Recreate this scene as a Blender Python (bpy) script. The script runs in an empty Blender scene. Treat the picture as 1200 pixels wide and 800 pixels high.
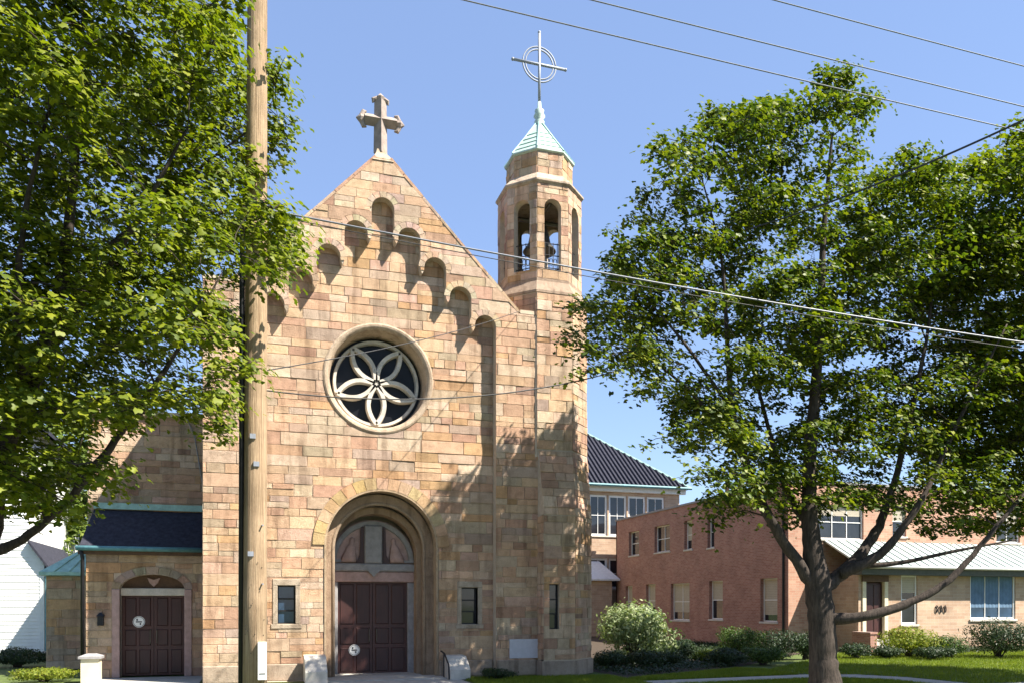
import bpy, bmesh, math, random
import numpy as np
from mathutils import Vector, Matrix, geometry, noise as mnoise

# ------------------------------------------------------------------ camera, sky, sun, exposure
scene = bpy.context.scene
COL = scene.collection
TH = math.radians(17.4)                    # the camera looks this far to the right of the facade's normal
CAM = Vector((0.0, -21.0, 1.9))
FPX, HOR = 960.0, 708.0                    # focal length and horizon in the photograph's pixels

cam_d = bpy.data.cameras.new('camera'); cam = bpy.data.objects.new('camera', cam_d); COL.objects.link(cam)
cam.location = CAM; cam.rotation_euler = (math.pi/2, 0, -TH)
cam_d.lens = 28.8; cam_d.sensor_width = 36; cam_d.shift_y = (HOR-400)/1200
cam_d.clip_start = .1; cam_d.clip_end = 3000
scene.camera = cam

SUN = Vector((1.2, -1.0, 1.95)).normalized()      # towards the sun
ELEV = math.asin(SUN.z); AZ = math.atan2(SUN.x, SUN.y)
world = bpy.data.worlds.new('World'); scene.world = world; world.use_nodes = True
wn = world.node_tree.nodes; wl = world.node_tree.links
sky = wn.new('ShaderNodeTexSky'); sky.sky_type = 'NISHITA'; sky.sun_disc = False
sky.sun_elevation = ELEV; sky.sun_rotation = AZ
sky.air_density = 1.0; sky.dust_density = .35; sky.ozone_density = 2.0; sky.altitude = 200
# flat blue mixed into the whole sky colour to even out its gradient
hz = wn.new('ShaderNodeMix'); hz.data_type = 'RGBA'; hz.inputs[0].default_value = .5; hz.inputs[7].default_value = (1.32, 1.88, 3.4, 1)
wl.new(sky.outputs[0], hz.inputs[6]); wl.new(hz.outputs[2], wn['Background'].inputs[0]); wn['Background'].inputs[1].default_value = .086
sun_d = bpy.data.lights.new('sun', 'SUN'); sun_d.energy = 5.0; sun_d.angle = math.radians(.5); sun_d.color = (1, .93, .82)
sun = bpy.data.objects.new('sun', sun_d); COL.objects.link(sun)
sun.rotation_euler = SUN.to_track_quat('Z', 'Y').to_euler(); sun.location = (30, -40, 40)
scene.view_settings.view_transform = 'Standard'; scene.view_settings.look = 'None'
scene.view_settings.exposure = 1.66; scene.view_settings.gamma = 1
scene.render.engine = 'CYCLES'
scene.render.resolution_x = 1024; scene.render.resolution_y = 682

rnd = random.Random(7)
U = rnd.uniform

def proj(p):
    """photograph pixel of a world point"""
    x, y = p[0]-CAM.x, p[1]-CAM.y
    d = x*math.sin(TH)+y*math.cos(TH); r = x*math.cos(TH)-y*math.sin(TH)
    return 600+FPX*r/d, HOR-FPX*(p[2]-CAM.z)/d, d
def at_depth(px, py, d):
    """world point at camera depth d seen at a photograph pixel (used to measure where things stand)"""
    r = (px-600)/FPX*d
    return Vector((r*math.cos(TH)+d*math.sin(TH)+CAM.x, d*math.cos(TH)-r*math.sin(TH)+CAM.y, CAM.z+(HOR-py)*d/FPX))
def at_Y(px, py, Y):
    a = math.tan(TH+math.atan((px-600)/FPX)); ry = Y-CAM.y; X = a*ry
    d = X*math.sin(TH)+ry*math.cos(TH)
    return Vector((X, Y, CAM.z+(HOR-py)*d/FPX))

# ------------------------------------------------------------------ materials
MATS = {}
def new_mat(name):
    m = bpy.data.materials.new(name); m.use_nodes = True; MATS[name] = m
    nt = m.node_tree; return m, nt.nodes, nt.links, nt.nodes['Principled BSDF']
def noise(n, l, scale, detail=4, rough=.6, src=None):
    t = n.new('ShaderNodeTexNoise'); t.inputs['Scale'].default_value = scale
    t.inputs['Detail'].default_value = detail; t.inputs['Roughness'].default_value = rough
    if src is None:
        g = n.new('ShaderNodeNewGeometry'); src = g.outputs['Position']
    l.new(src, t.inputs['Vector']); return t
def ramp(n, l, fac, stops):
    r = n.new('ShaderNodeValToRGB'); e = r.color_ramp.elements
    e[0].position, e[0].color = stops[0][0], (*stops[0][1], 1)
    e[1].position, e[1].color = stops[-1][0], (*stops[-1][1], 1)
    for p, c in stops[1:-1]:
        q = e.new(p); q.color = (*c, 1)
    l.new(fac, r.inputs[0]); return r.outputs[0]
def mixc(n, l, mode, fac, a, b):
    m = n.new('ShaderNodeMix'); m.data_type = 'RGBA'; m.blend_type = mode
    if isinstance(fac, (int, float)): m.inputs[0].default_value = fac
    else: l.new(fac, m.inputs[0])
    for s, v in ((6, a), (7, b)):
        if isinstance(v, (tuple, list)): m.inputs[s].default_value = (*v[:3], 1)
        else: l.new(v, m.inputs[s])
    return m.outputs[2]
def bump(n, l, b, h, strength, dist=.02):
    bp = n.new('ShaderNodeBump'); bp.inputs['Strength'].default_value = strength; bp.inputs['Distance'].default_value = dist
    l.new(h, bp.inputs['Height']); l.new(bp.outputs[0], b.inputs['Normal'])

def mat(name, col, rough=.8, var=.18, scale=6, bmp=.25, metal=0, spec=.4, fine=40, dist=.02):
    """plain weathered surface: the colour with two scales of blotching and a fine relief"""
    m, n, l, b = new_mat(name)
    a = noise(n, l, scale, 6); f = noise(n, l, fine, 3)
    lo = tuple(c*(1-var) for c in col); hi = tuple(min(1, c*(1+var)) for c in col)
    c1 = ramp(n, l, a.outputs[0], [(.3, lo), (.7, hi)])
    c2 = mixc(n, l, 'MULTIPLY', .5*min(1, var*2.5), c1, ramp(n, l, f.outputs[0], [(.3, (.6, .6, .6)), (.65, (1, 1, 1))]))
    l.new(c2, b.inputs['Base Color'])
    b.inputs['Roughness'].default_value = rough; b.inputs['Metallic'].default_value = metal
    b.inputs['Specular IOR Level'].default_value = spec
    if bmp: bump(n, l, b, f.outputs[0], bmp, dist)
    return m
def stone_mat():
    """sandstone: each stone's own colour comes as a mesh attribute"""
    m, n, l, b = new_mat('sandstone')
    at = n.new('ShaderNodeAttribute'); at.attribute_name = 'col'
    a = noise(n, l, 5, 7, .65); f = noise(n, l, 55, 4, .7); k = noise(n, l, 1.3, 4)
    c = mixc(n, l, 'MULTIPLY', .75, at.outputs['Color'], ramp(n, l, a.outputs[0], [(.25, (.62, .56, .5)), (.5, (.95, .93, .9)), (.75, (1.15, 1.1, 1.05))]))
    c = mixc(n, l, 'MULTIPLY', .55, c, ramp(n, l, f.outputs[0], [(.3, (.6, .55, .5)), (.6, (1, 1, 1))]))
    c = mixc(n, l, 'MULTIPLY', .5, c, ramp(n, l, k.outputs[0], [(.3, (.7, .68, .66)), (.6, (1, 1, 1))]))
    # rain streaks: long vertical blotches with a shape of their own
    g = n.new('ShaderNodeNewGeometry'); mp = n.new('ShaderNodeMapping'); mp.inputs['Scale'].default_value = (2.2, 2.2, .22)
    l.new(g.outputs['Position'], mp.inputs[0]); s = noise(n, l, 2.0, 5, .6, mp.outputs[0])
    c = mixc(n, l, 'MULTIPLY', .75, c, ramp(n, l, s.outputs[0], [(.34, (.55, .52, .5)), (.5, (1, 1, 1))]))
    l.new(c, b.inputs['Base Color']); b.inputs['Roughness'].default_value = .92; b.inputs['Specular IOR Level'].default_value = .2
    mx = n.new('ShaderNodeMath'); mx.operation = 'ADD'; l.new(a.outputs[0], mx.inputs[0]); l.new(f.outputs[0], mx.inputs[1])
    bump(n, l, b, mx.outputs[0], .8, .03)
    return m
def wall_uv(n, l):
    """(along the wall, height) for axis-aligned walls"""
    g = n.new('ShaderNodeNewGeometry'); p = n.new('ShaderNodeSeparateXYZ'); q = n.new('ShaderNodeSeparateXYZ')
    l.new(g.outputs['Position'], p.inputs[0]); l.new(g.outputs['True Normal'], q.inputs[0])
    def M(op, a, b=None):
        t = n.new('ShaderNodeMath'); t.operation = op
        l.new(a, t.inputs[0])
        if b is not None: l.new(b, t.inputs[1])
        return t.outputs[0]
    u = M('ADD', M('MULTIPLY', p.outputs[0], M('ABSOLUTE', q.outputs[1])), M('MULTIPLY', p.outputs[1], M('ABSOLUTE', q.outputs[0])))
    c = n.new('ShaderNodeCombineXYZ'); l.new(u, c.inputs[0]); l.new(p.outputs[2], c.inputs[1])
    return c.outputs[0]
def brick_mat(name, c1, c2, mortar, w=.21, h=.07, sq=1.0):
    m, n, l, b = new_mat(name)
    uv = wall_uv(n, l); t = n.new('ShaderNodeTexBrick'); l.new(uv, t.inputs['Vector'])
    t.inputs['Color1'].default_value = (*c1, 1); t.inputs['Color2'].default_value = (*c2, 1); t.inputs['Mortar'].default_value = (*mortar, 1)
    t.inputs['Scale'].default_value = 1; t.inputs['Brick Width'].default_value = w; t.inputs['Row Height'].default_value = h
    t.inputs['Mortar Size'].default_value = .006; t.inputs['Bias'].default_value = -.1
    a = noise(n, l, 1.2, 6); f = noise(n, l, 30, 3)
    c = mixc(n, l, 'MULTIPLY', .7, t.outputs[0], ramp(n, l, a.outputs[0], [(.3, (.68, .66, .66)), (.65, (1.08, 1.05, 1.02))]))
    c = mixc(n, l, 'MULTIPLY', .5, c, ramp(n, l, f.outputs[0], [(.3, (.55, .5, .5)), (.6, (1, 1, 1))]))
    l.new(c, b.inputs['Base Color']); b.inputs['Roughness'].default_value = .9; b.inputs['Specular IOR Level'].default_value = .2
    bump(n, l, b, t.outputs[1], -.4, .01)
    return m
def leaf_mat(name, cols, trans=.35, rough=.5):
    m, n, l, b = new_mat(name)
    g = n.new('ShaderNodeNewGeometry'); c = ramp(n, l, g.outputs['Random Per Island'], [(i/(len(cols)-1), c) for i, c in enumerate(cols)])
    nz = noise(n, l, .9, 3); c = mixc(n, l, 'MULTIPLY', .6, c, ramp(n, l, nz.outputs[0], [(.35, (.62, .72, .7)), (.65, (1.15, 1.1, .9))]))
    l.new(c, b.inputs['Base Color']); b.inputs['Roughness'].default_value = rough; b.inputs['Specular IOR Level'].default_value = .22
    tr = n.new('ShaderNodeBsdfTranslucent'); tc = mixc(n, l, 'MULTIPLY', 1, c, (1.5, 1.7, .6)); l.new(tc, tr.inputs[0])
    mx = n.new('ShaderNodeMixShader'); mx.inputs[0].default_value = trans
    l.new(b.outputs[0], mx.inputs[1]); l.new(tr.outputs[0], mx.inputs[2])
    l.new(mx.outputs[0], n['Material Output'].inputs[0])
    return m
def bark_mat(name, lo, hi, sc=(9, 9, 1.6), bs=.9, rough=.9):
    m, n, l, b = new_mat(name)
    g = n.new('ShaderNodeNewGeometry'); mp = n.new('ShaderNodeMapping'); mp.inputs['Scale'].default_value = sc
    l.new(g.outputs['Position'], mp.inputs[0]); a = noise(n, l, 2.2, 6, .7, mp.outputs[0]); k = noise(n, l, 2.2, 4)
    c = ramp(n, l, a.outputs[0], [(.3, lo), (.7, hi)])
    c = mixc(n, l, 'MULTIPLY', .6, c, ramp(n, l, k.outputs[0], [(.35, (.6, .6, .58)), (.6, (1, 1, 1))]))
    l.new(c, b.inputs['Base Color']); b.inputs['Roughness'].default_value = rough; b.inputs['Specular IOR Level'].default_value = .2 if rough > .8 else .45
    bump(n, l, b, a.outputs[0], bs, .03)
    return m
def glass_mat(name, col, rough=.06, spec=.6):
    m, n, l, b = new_mat(name)
    a = noise(n, l, 1.1, 2)
    l.new(ramp(n, l, a.outputs[0], [(.35, tuple(c*.6 for c in col)), (.65, tuple(c*1.3 for c in col))]), b.inputs['Base Color'])
    b.inputs['Roughness'].default_value = rough; b.inputs['Specular IOR Level'].default_value = spec
    bump(n, l, b, a.outputs[0], .08, .02)
    return m

stone_mat()
mat('mortar', (.46, .38, .29), .95, .15, 8, .3)
mat('limestone', (.52, .48, .42), .85, .2, 5, .3)
mat('pale_limestone', (.56, .49, .41), .85, .16, 5, .3)
mat('grey_stone', (.27, .26, .26), .85, .2, 7, .3)
mat('pink_stone', (.40, .27, .24), .85, .2, 7, .3)
mat('coping', (.50, .41, .30), .88, .2, 4, .35)
mat('copper_green', (.33, .52, .46), .6, .22, 5, .15)
mat('copper_pale', (.40, .50, .45), .55, .16, 6, .12)
mat('copper_teal', (.10, .24, .26), .6, .25, 6, .12)
mat('slate', (.035, .036, .05), .85, .35, 9, .4, 0, .15)
mat('door_dark', (.045, .018, .016), .5, .3, 9, .2)
mat('iron', (.02, .02, .023), .5, .3, 12, .1, .3)
mat('weathered_stone', (.27, .22, .19), .9, .25, 6, .4)
mat('steel', (.26, .28, .32), .6, .15, 10, .05, .3)
mat('bronze', (.11, .10, .08), .45, .3, 10, .1, .6)
mat('white_paint', (.72, .72, .70), .6, .08, 6, .08)
mat('white_siding', (.76, .76, .75), .65, .06, 3, .06)
mat('cream_paint', (.62, .56, .40), .7, .1, 6, .1)
mat('dark_interior', (.012, .012, .014), .9, .2, 4, 0)
mat('wood_trim', (.10, .055, .03), .7, .25, 10, .2)
mat('metal_roof', (.42, .48, .46), .45, .12, 2.5, .08, .25)
mat('fascia_dark', (.07, .075, .06), .7, .2, 8, .1)
mat('concrete', (.40, .38, .34), .9, .15, 3, .2)
mat('asphalt', (.05, .05, .052), .9, .25, 20, .4)
mat('soil', (.05, .035, .022), .95, .3, 12, .5)
mat('blind', (.44, .39, .31), .8, .06, 3, .05)
mat('blue_curtain', (.10, .17, .26), .8, .2, 4, .1)
mat('plaque', (.50, .49, .52), .6, .08, 9, .05)
mat('sign_white', (.80, .80, .78), .5, .04, 9, .02)
mat('sign_black', (.02, .02, .02), .5, .1, 9, .02)
mat('ground_grass', (.075, .105, .02), .95, .35, 5, .5)
mat('wire', (.03, .03, .03), .6, .2, 9, 0)
mat('steel_wire', (.20, .21, .23), .45, .15, 9, 0, .6)
brick_mat('red_brick', (.33, .16, .12), (.42, .24, .18), (.42, .32, .28))
brick_mat('tan_brick', (.43, .23, .16), (.52, .33, .24), (.45, .37, .29), .3, .1)
brick_mat('buff_brick', (.43, .30, .21), (.52, .39, .28), (.50, .43, .35), .4, .13)
leaf_mat('maple_leaf', [(.05, .075, .008), (.10, .13, .010), (.155, .18, .012), (.20, .215, .014)], .32)
leaf_mat('maple_leaf_sun_shade', [(.022, .042, .008), (.05, .08, .010), (.11, .14, .011), (.185, .20, .013)], .28)  # dark tones stand for shaded leaves, lime ones for sunlit leaves
leaf_mat('far_leaf', [(.08, .12, .025), (.12, .17, .035), (.17, .21, .05)], .4)
leaf_mat('shrub_leaf', [(.03, .06, .015), (.05, .09, .02), (.09, .13, .03)], .25)
leaf_mat('pale_shrub_leaf', [(.09, .13, .05), (.2, .25, .13), (.30, .33, .2)], .25)
leaf_mat('lime_shrub_leaf', [(.10, .14, .015), (.17, .20, .02), (.24, .24, .03)], .3)
leaf_mat('dark_shrub_leaf', [(.015, .03, .012), (.025, .045, .018), (.04, .06, .02)], .15)
leaf_mat('grass_blade', [(.11, .15, .016), (.16, .20, .02), (.21, .24, .03)], .3)
bark_mat('maple_bark', (.022, .018, .015), (.085, .066, .054))
bark_mat('pole_wood', (.22, .14, .08), (.50, .37, .24), (26, 26, .5))
bark_mat('door_red', (.045, .014, .012), (.08, .026, .021), (16, 16, .7), .08, .5)
bark_mat('door_panel', (.032, .010, .009), (.06, .019, .016), (16, 16, .7), .08, .5)
glass_mat('glass', (.02, .022, .028)); glass_mat('rose_glass', (.012, .013, .016), .35, .15); glass_mat('blue_glass', (.03, .06, .11))

# ------------------------------------------------------------------ mesh helpers
ROOTLOC = {}
def rootloc(o):
    while o is not None and o.parent is not None: o = o.parent
    return ROOTLOC.get(o.name, Vector((0, 0, 0))) if o else Vector((0, 0, 0))
def tag(o, label=None, cat=None, group=None, kind=None):
    if label: o['label'] = label
    if cat: o['category'] = cat
    if group: o['group'] = group
    if kind: o['kind'] = kind
    return o
def thing(name, loc, label, cat, group=None):
    o = bpy.data.objects.new(name, None); o.empty_display_size = .3; COL.objects.link(o); o.location = loc
    ROOTLOC[o.name] = Vector(loc); return tag(o, label, cat, group)

class Fr:
    """a flat working frame on a wall: u along it, v up it, n out of it"""
    def __init__(s, O, Ud, Vd=(0, 0, 1)):
        s.O = Vector(O); s.U = Vector(Ud).normalized(); s.V = Vector(Vd).normalized(); s.N = s.U.cross(s.V)
    def p(s, u, v, n=0): return s.O+s.U*u+s.V*v+s.N*n

class MB:
    def __init__(s): s.v = []; s.f = []
    def add(s, vs, fs):
        k = len(s.v); s.v += [tuple(x) for x in vs]; s.f += [tuple(i+k for i in f) for f in fs]; return s
    def box(s, a, b):
        (x0, y0, z0), (x1, y1, z1) = a, b
        return s.add([(x0,y0,z0),(x1,y0,z0),(x1,y1,z0),(x0,y1,z0),(x0,y0,z1),(x1,y0,z1),(x1,y1,z1),(x0,y1,z1)],
                     [(0,3,2,1),(4,5,6,7),(0,1,5,4),(1,2,6,5),(2,3,7,6),(3,0,4,7)])
    def fbox(s, fr, u0, u1, v0, v1, n0, n1, c=0):
        """box in a frame; c chamfers its front edges"""
        P = fr.p
        if c <= 0:
            q = [P(u0,v0,n0),P(u1,v0,n0),P(u1,v1,n0),P(u0,v1,n0),P(u0,v0,n1),P(u1,v0,n1),P(u1,v1,n1),P(u0,v1,n1)]
            return s.add(q, [(0,3,2,1),(4,5,6,7),(0,1,5,4),(1,2,6,5),(2,3,7,6),(3,0,4,7)])
        q = [P(u0,v0,n0),P(u1,v0,n0),P(u1,v1,n0),P(u0,v1,n0),
             P(u0,v0,n1-c),P(u1,v0,n1-c),P(u1,v1,n1-c),P(u0,v1,n1-c),
             P(u0+c,v0+c,n1),P(u1-c,v0+c,n1),P(u1-c,v1-c,n1),P(u0+c,v1-c,n1)]
        fs = [(0,3,2,1),(8,9,10,11)]
        for i in range(4):
            j = (i+1) % 4; fs += [(i,j,j+4,i+4),(i+4,j+4,j+8,i+8)]
        return s.add(q, fs)
    def prism(s, fr, poly, n0, n1):
        k = len(poly); vs = [fr.p(u, v, n0) for u, v in poly]+[fr.p(u, v, n1) for u, v in poly]
        return s.add(vs, [tuple(range(k-1, -1, -1)), tuple(range(k, 2*k))]+[(i, (i+1) % k, (i+1) % k+k, i+k) for i in range(k)])
    def loft(s, rings, cap=True, closed=True):
        k = len(rings[0]); vs = [p for r in rings for p in r]; fs = []
        for j in range(len(rings)-1):
            for i in range(k if closed else k-1):
                a = j*k+i; b = j*k+(i+1) % k; fs.append((a, b, b+k, a+k))
        if cap: fs += [tuple(range(k-1, -1, -1)), tuple(range((len(rings)-1)*k, len(rings)*k))]
        return s.add(vs, fs)
    def tube(s, pts, rad, seg=8, cap=True):
        pts = [Vector(p) for p in pts]; n = len(pts)
        if isinstance(rad, (int, float)): rad = [rad]*n
        rings = []; prev = None
        for i in range(n):
            t = (pts[min(i+1, n-1)]-pts[max(i-1, 0)]).normalized()
            if prev is None:
                a = Vector((0, 0, 1)) if abs(t.z) < .9 else Vector((1, 0, 0)); x = t.cross(a).normalized()
            else:
                x = (prev-t*prev.dot(t)).normalized()
            prev = x; y = t.cross(x)
            rings.append([pts[i]+(x*math.cos(2*math.pi*q/seg)+y*math.sin(2*math.pi*q/seg))*rad[i] for q in range(seg)])
        return s.loft(rings, cap)
    def lathe(s, c, prof, seg=24, rot=0):
        c = Vector(c)
        rings = [[c+Vector((r*math.cos(rot+2*math.pi*q/seg), r*math.sin(rot+2*math.pi*q/seg), z)) for q in range(seg)] for r, z in prof]
        return s.loft(rings)
    def ring(s, fr, cu, cv, prof, seg=48, a0=0, a1=2*math.pi):
        """sweep a (radius, n) profile round a centre in a wall frame"""
        full = abs(a1-a0-2*math.pi) < 1e-6; m = seg if full else seg+1
        rows = [[fr.p(cu+r*math.cos(a0+(a1-a0)*q/seg), cv+r*math.sin(a0+(a1-a0)*q/seg), n) for q in range(m)] for r, n in prof]
        k = m; vs = [p for r in rows for p in r]; fs = []
        for j in range(len(rows)-1):
            for i in range(k if full else k-1):
                a = j*k+i; b = j*k+(i+1) % k; fs.append((a, b, b+k, a+k))
        return s.add(vs, fs)
    def ball(s, c, r, seg=10, rings=6):
        c = Vector(c); r = Vector(r) if not isinstance(r, (int, float)) else Vector((r, r, r))
        prof = [(max(.001, math.sin(math.pi*j/rings)), -math.cos(math.pi*j/rings)) for j in range(rings+1)]
        return s.loft([[c+Vector((r.x*a*math.cos(2*math.pi*q/seg), r.y*a*math.sin(2*math.pi*q/seg), r.z*z)) for q in range(seg)] for a, z in prof])
    def build(s, name, m, parent=None, smooth=False, col=None, label=None, kind=None):
        me = bpy.data.meshes.new(name); off = rootloc(parent)
        me.from_pydata([(v[0]-off.x, v[1]-off.y, v[2]-off.z) for v in s.v], [], s.f)
        me.materials.append(MATS[m])
        if smooth: me.polygons.foreach_set('use_smooth', [True]*len(me.polygons))
        if col is not None: set_col(me, col if len(col) == len(s.v) and not isinstance(col, tuple) else [col]*len(s.v))
        o = bpy.data.objects.new(name, me); COL.objects.link(o); o.parent = parent
        if label: o['label'] = label
        if kind: o['kind'] = kind
        return o
def set_col(me, cols):
    a = me.color_attributes.new('col', 'FLOAT_COLOR', 'POINT')
    a.data.foreach_set('color', np.array([(c[0], c[1], c[2], 1) for c in cols], dtype=np.float32).ravel())

# ---- 2D regions
def inside(pt, poly):
    x, y = pt; r = False; j = len(poly)-1
    for i in range(len(poly)):
        xi, yi = poly[i]; xj, yj = poly[j]
        if (yi > y) != (yj > y) and x < (xj-xi)*(y-yi)/(yj-yi)+xi: r = not r
        j = i
    return r
def in_region(pt, outer, holes): return inside(pt, outer) and not any(inside(pt, h) for h in holes)
def circle(cu, cv, r, n=40): return [(cu+r*math.cos(2*math.pi*i/n), cv+r*math.sin(2*math.pi*i/n)) for i in range(n)]
def arch(cu, base, spring, r, n=20, rise=1.0):
    return [(cu-r, base), (cu+r, base)]+[(cu+r*math.cos(math.pi*i/n), spring+rise*r*math.sin(math.pi*i/n)) for i in range(n+1)]
def rect(u0, u1, v0, v1): return [(u0, v0), (u1, v0), (u1, v1), (u0, v1)]
def tri_region(loops, test):
    vs, es = [], []
    for lp in loops:
        k = len(vs); vs += [Vector(p) for p in lp]; es += [(k+i, k+(i+1) % len(lp)) for i in range(len(lp))]
    ov, _, of, *_ = geometry.delaunay_2d_cdt(vs, es, [], 0, 1e-6)
    tris = []
    for f in of:
        a, b, c = (ov[i] for i in f[:3])
        if abs((b-a).cross(c-a)) < 1e-9: continue
        if test(((a.x+b.x+c.x)/3, (a.y+b.y+c.y)/3)):
            tris.append(tuple(f[:3]) if (b-a).cross(c-a) > 0 else (f[0], f[2], f[1]))
    return ov, tris
def extrude_tris(mb, fr, ov, tris, n1, n0):
    """front face at n1 and side walls back to n0 along every free edge"""
    used = sorted({i for t in tris for i in t}); mp = {i: k for k, i in enumerate(used)}; m = len(used)
    vs = [fr.p(ov[i].x, ov[i].y, n1) for i in used]+[fr.p(ov[i].x, ov[i].y, n0) for i in used]
    fs = [tuple(mp[i] for i in t) for t in tris]
    E = {(t[i], t[(i+1) % 3]) for t in tris for i in range(3)}
    for a, b in E:
        if (b, a) not in E: fs.append((mp[a], mp[a]+m, mp[b]+m, mp[b]))
    mb.add(vs, fs)
def panel(mb, fr, outer, holes, depth, n=0):
    ov, tris = tri_region([outer]+holes, lambda p: in_region(p, outer, holes)); extrude_tris(mb, fr, ov, tris, n, n-depth)
    return mb

# ---- masonry
PAL = [((.57,.38,.24),5),((.60,.43,.28),5.5),((.50,.31,.21),4),((.55,.34,.15),1.6),((.47,.28,.12),.9),((.57,.45,.33),4),((.47,.39,.29),2.2),
       ((.44,.38,.26),1.0),((.36,.21,.14),1.8),((.61,.50,.38),3),((.54,.37,.29),1.4),((.40,.32,.27),1.4),((.30,.20,.15),.7)]
def stone_col(shift=0):
    c = rnd.choices([p[0] for p in PAL], [p[1] for p in PAL])[0]; k = U(.86, 1.12)
    c = tuple(x*.68+m*.32 for x, m in zip(c, (.60, .43, .325)))
    return tuple(max(.02, x*k*U(.97, 1.03)) for x in c)
STONES = []          # (verts, faces, colour, apparent size, parent)
def seg_hits(loop, u0, u1, v0, v1):
    for i in range(len(loop)):
        (ax, ay), (bx, by) = loop[i], loop[(i+1) % len(loop)]
        if max(ax, bx) < u0 or min(ax, bx) > u1 or max(ay, by) < v0 or min(ay, by) > v1: continue
        t0, t1 = 0.0, 1.0; dx, dy = bx-ax, by-ay; ok = True
        for p, q in ((-dx, ax-u0), (dx, u1-ax), (-dy, ay-v0), (dy, v1-ay)):
            if abs(p) < 1e-12:
                if q < 0: ok = False; break
            else:
                r = q/p
                if p < 0: t0 = max(t0, r)
                else: t1 = min(t1, r)
                if t0 > t1: ok = False; break
        if ok: return True
    return False
def put_stone(mb, parent, fr, c, size=None, col=None):
    P = Vector(fr.p(*c)); d = proj(P)[2]; f = max(.05, -(P-CAM).normalized().dot(fr.N))
    STONES.append((mb.v, mb.f, col or stone_col(), size*f/d**2, parent))
def lay(parent, fr, outer, holes, hmin=.15, hmax=.34, lmin=.28, lmax=1.15, v0=None, v1=None, gap=.011, proud=.020):
    us = [p[0] for p in outer]; vv = [p[1] for p in outer]; ua, ub = min(us), max(us); va, vb = min(vv), max(vv)
    v = va
    while v < vb-.02:
        h = U(hmin, hmax)
        if vb-v-h < hmin*.6: h = vb-v
        u = ua-U(0, .3)
        while u < ub:
            L = max(lmin, h*U(1.1, 4.2)); L = min(L, lmax)
            if ub-u-L < lmin*.5: L = ub-u+.02
            pieces = [(u, u+L, v, v+h)]
            if h > .27 and rnd.random() < .28:
                m = v+h*U(.4, .6); pieces = [(u, u+L, v, m), (u, u+L, m, v+h)]
                if L > .75: q = u+L*U(.4, .6); pieces = [(u, u+L, v, m), (u, q, m, v+h), (q, u+L, m, v+h)]
            for a, b, c, d in pieces:
                a, b, c, d = max(a, ua)+gap/2, min(b, ub)-gap/2, c+gap/2, d-gap/2
                if b-a < .04 or d-c < .03: continue
                pr = proud+U(-.008, .010)
                hit = [lp for lp in [outer]+holes if seg_hits(lp, a-.001, b+.001, c-.001, d+.001)]
                mid = ((a+b)/2, (c+d)/2)
                if not hit:
                    if not in_region(mid, outer, holes): continue
                    mb = MB().fbox(fr, a, b, c, d, -.001, pr, .007)
                    mb.v = [tuple(Vector(x)+fr.N*(U(-.009, .007) if i > 7 else 0)) for i, x in enumerate(mb.v)]
                    mb.f = mb.f[1:]
                    put_stone(mb, parent, fr, mid, (b-a)*(d-c))
                else:
                    ov, tris = tri_region([rect(a, b, c, d)]+hit, lambda p: a < p[0] < b and c < p[1] < d and in_region(p, outer, holes))
                    left = list(tris)
                    while left:
                        comp = [left.pop()]; grow = True
                        while grow:
                            E = {frozenset((t[i], t[(i+1) % 3])) for t in comp for i in range(3)}
                            nb = [t for t in left if any(frozenset((t[i], t[(i+1) % 3])) in E for i in range(3))]
                            grow = bool(nb); comp += nb; left = [t for t in left if t not in nb]
                        ar = sum(abs((ov[t[1]]-ov[t[0]]).cross(ov[t[2]]-ov[t[0]]))/2 for t in comp)
                        if ar < .004: continue
                        mb = MB(); extrude_tris(mb, fr, ov, comp, pr, -.001); put_stone(mb, parent, fr, mid, ar)
            u += L
        v += h
def wedge(parent, fr, cu, cv, r0, r1, a0, a1, n0, n1, col=None, gap=.006, rise=1):
    g = gap/((r0+r1)/2); k = 3; mb = MB(); a0 += g; a1 -= g
    A = [a0+(a1-a0)*i/k for i in range(k+1)]
    poly = [(cu+r0*math.cos(t), cv+rise*r0*math.sin(t)) for t in reversed(A)]+[(cu+r1*math.cos(t), cv+rise*r1*math.sin(t)) for t in A]
    poly = poly[::-1]
    ar = 0
    for i in range(len(poly)):
        x0, y0 = poly[i]; x1, y1 = poly[(i+1) % len(poly)]; ar += x0*y1-x1*y0
    if ar < 0: poly = poly[::-1]
    return mb.prism(fr, poly, n0, n1)

# ------------------------------------------------------------------ the setting: ground, street, pavements
def sheet(name, x0, x1, y0, y1, z, m, poly=None):
    b = MB(); P = poly or [(x0, y0), (x1, y0), (x1, y1), (x0, y1)]
    b.add([(x, y, z) for x, y in P], [tuple(range(len(P)))])
    return tag(b.build(name, m), kind='structure')
sheet('ground', -900, 900, -900, 900, -.012, 'ground_grass')
sheet('street', -300, 300, -18.6, -11.2, -.10+.094, 'asphalt')
def kerb(y):
    b = MB(); b.box((-300, y-.08, -.02), (300, y+.08, .1)); tag(b.build('kerb', 'concrete'), kind='structure')
kerb(-11.1); kerb(-18.7)
sheet('pavement', -300, 300, -7.2, -5.6, .004, 'concrete')
sheet('church_walk', 1.2, 5.0, -5.6, -.02, .0, 'concrete')  # unseen forecourt kept to narrow walks so less light bounces onto the facade
sheet('church_walk', -3.9, -1.3, -5.6, 2.42, .0, 'concrete')
sheet('garden_path', 0, 0, 0, 0, .004, 'concrete', [(15.5, -5.58), (16.5, -5.58), (16.3, -3.6), (15.6, -2.5), (14.3, -2.1), (9.2, -2.5), (9.2, -3.4), (14.2, -3.0), (15.0, -3.4), (15.4, -4.2)])
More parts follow.
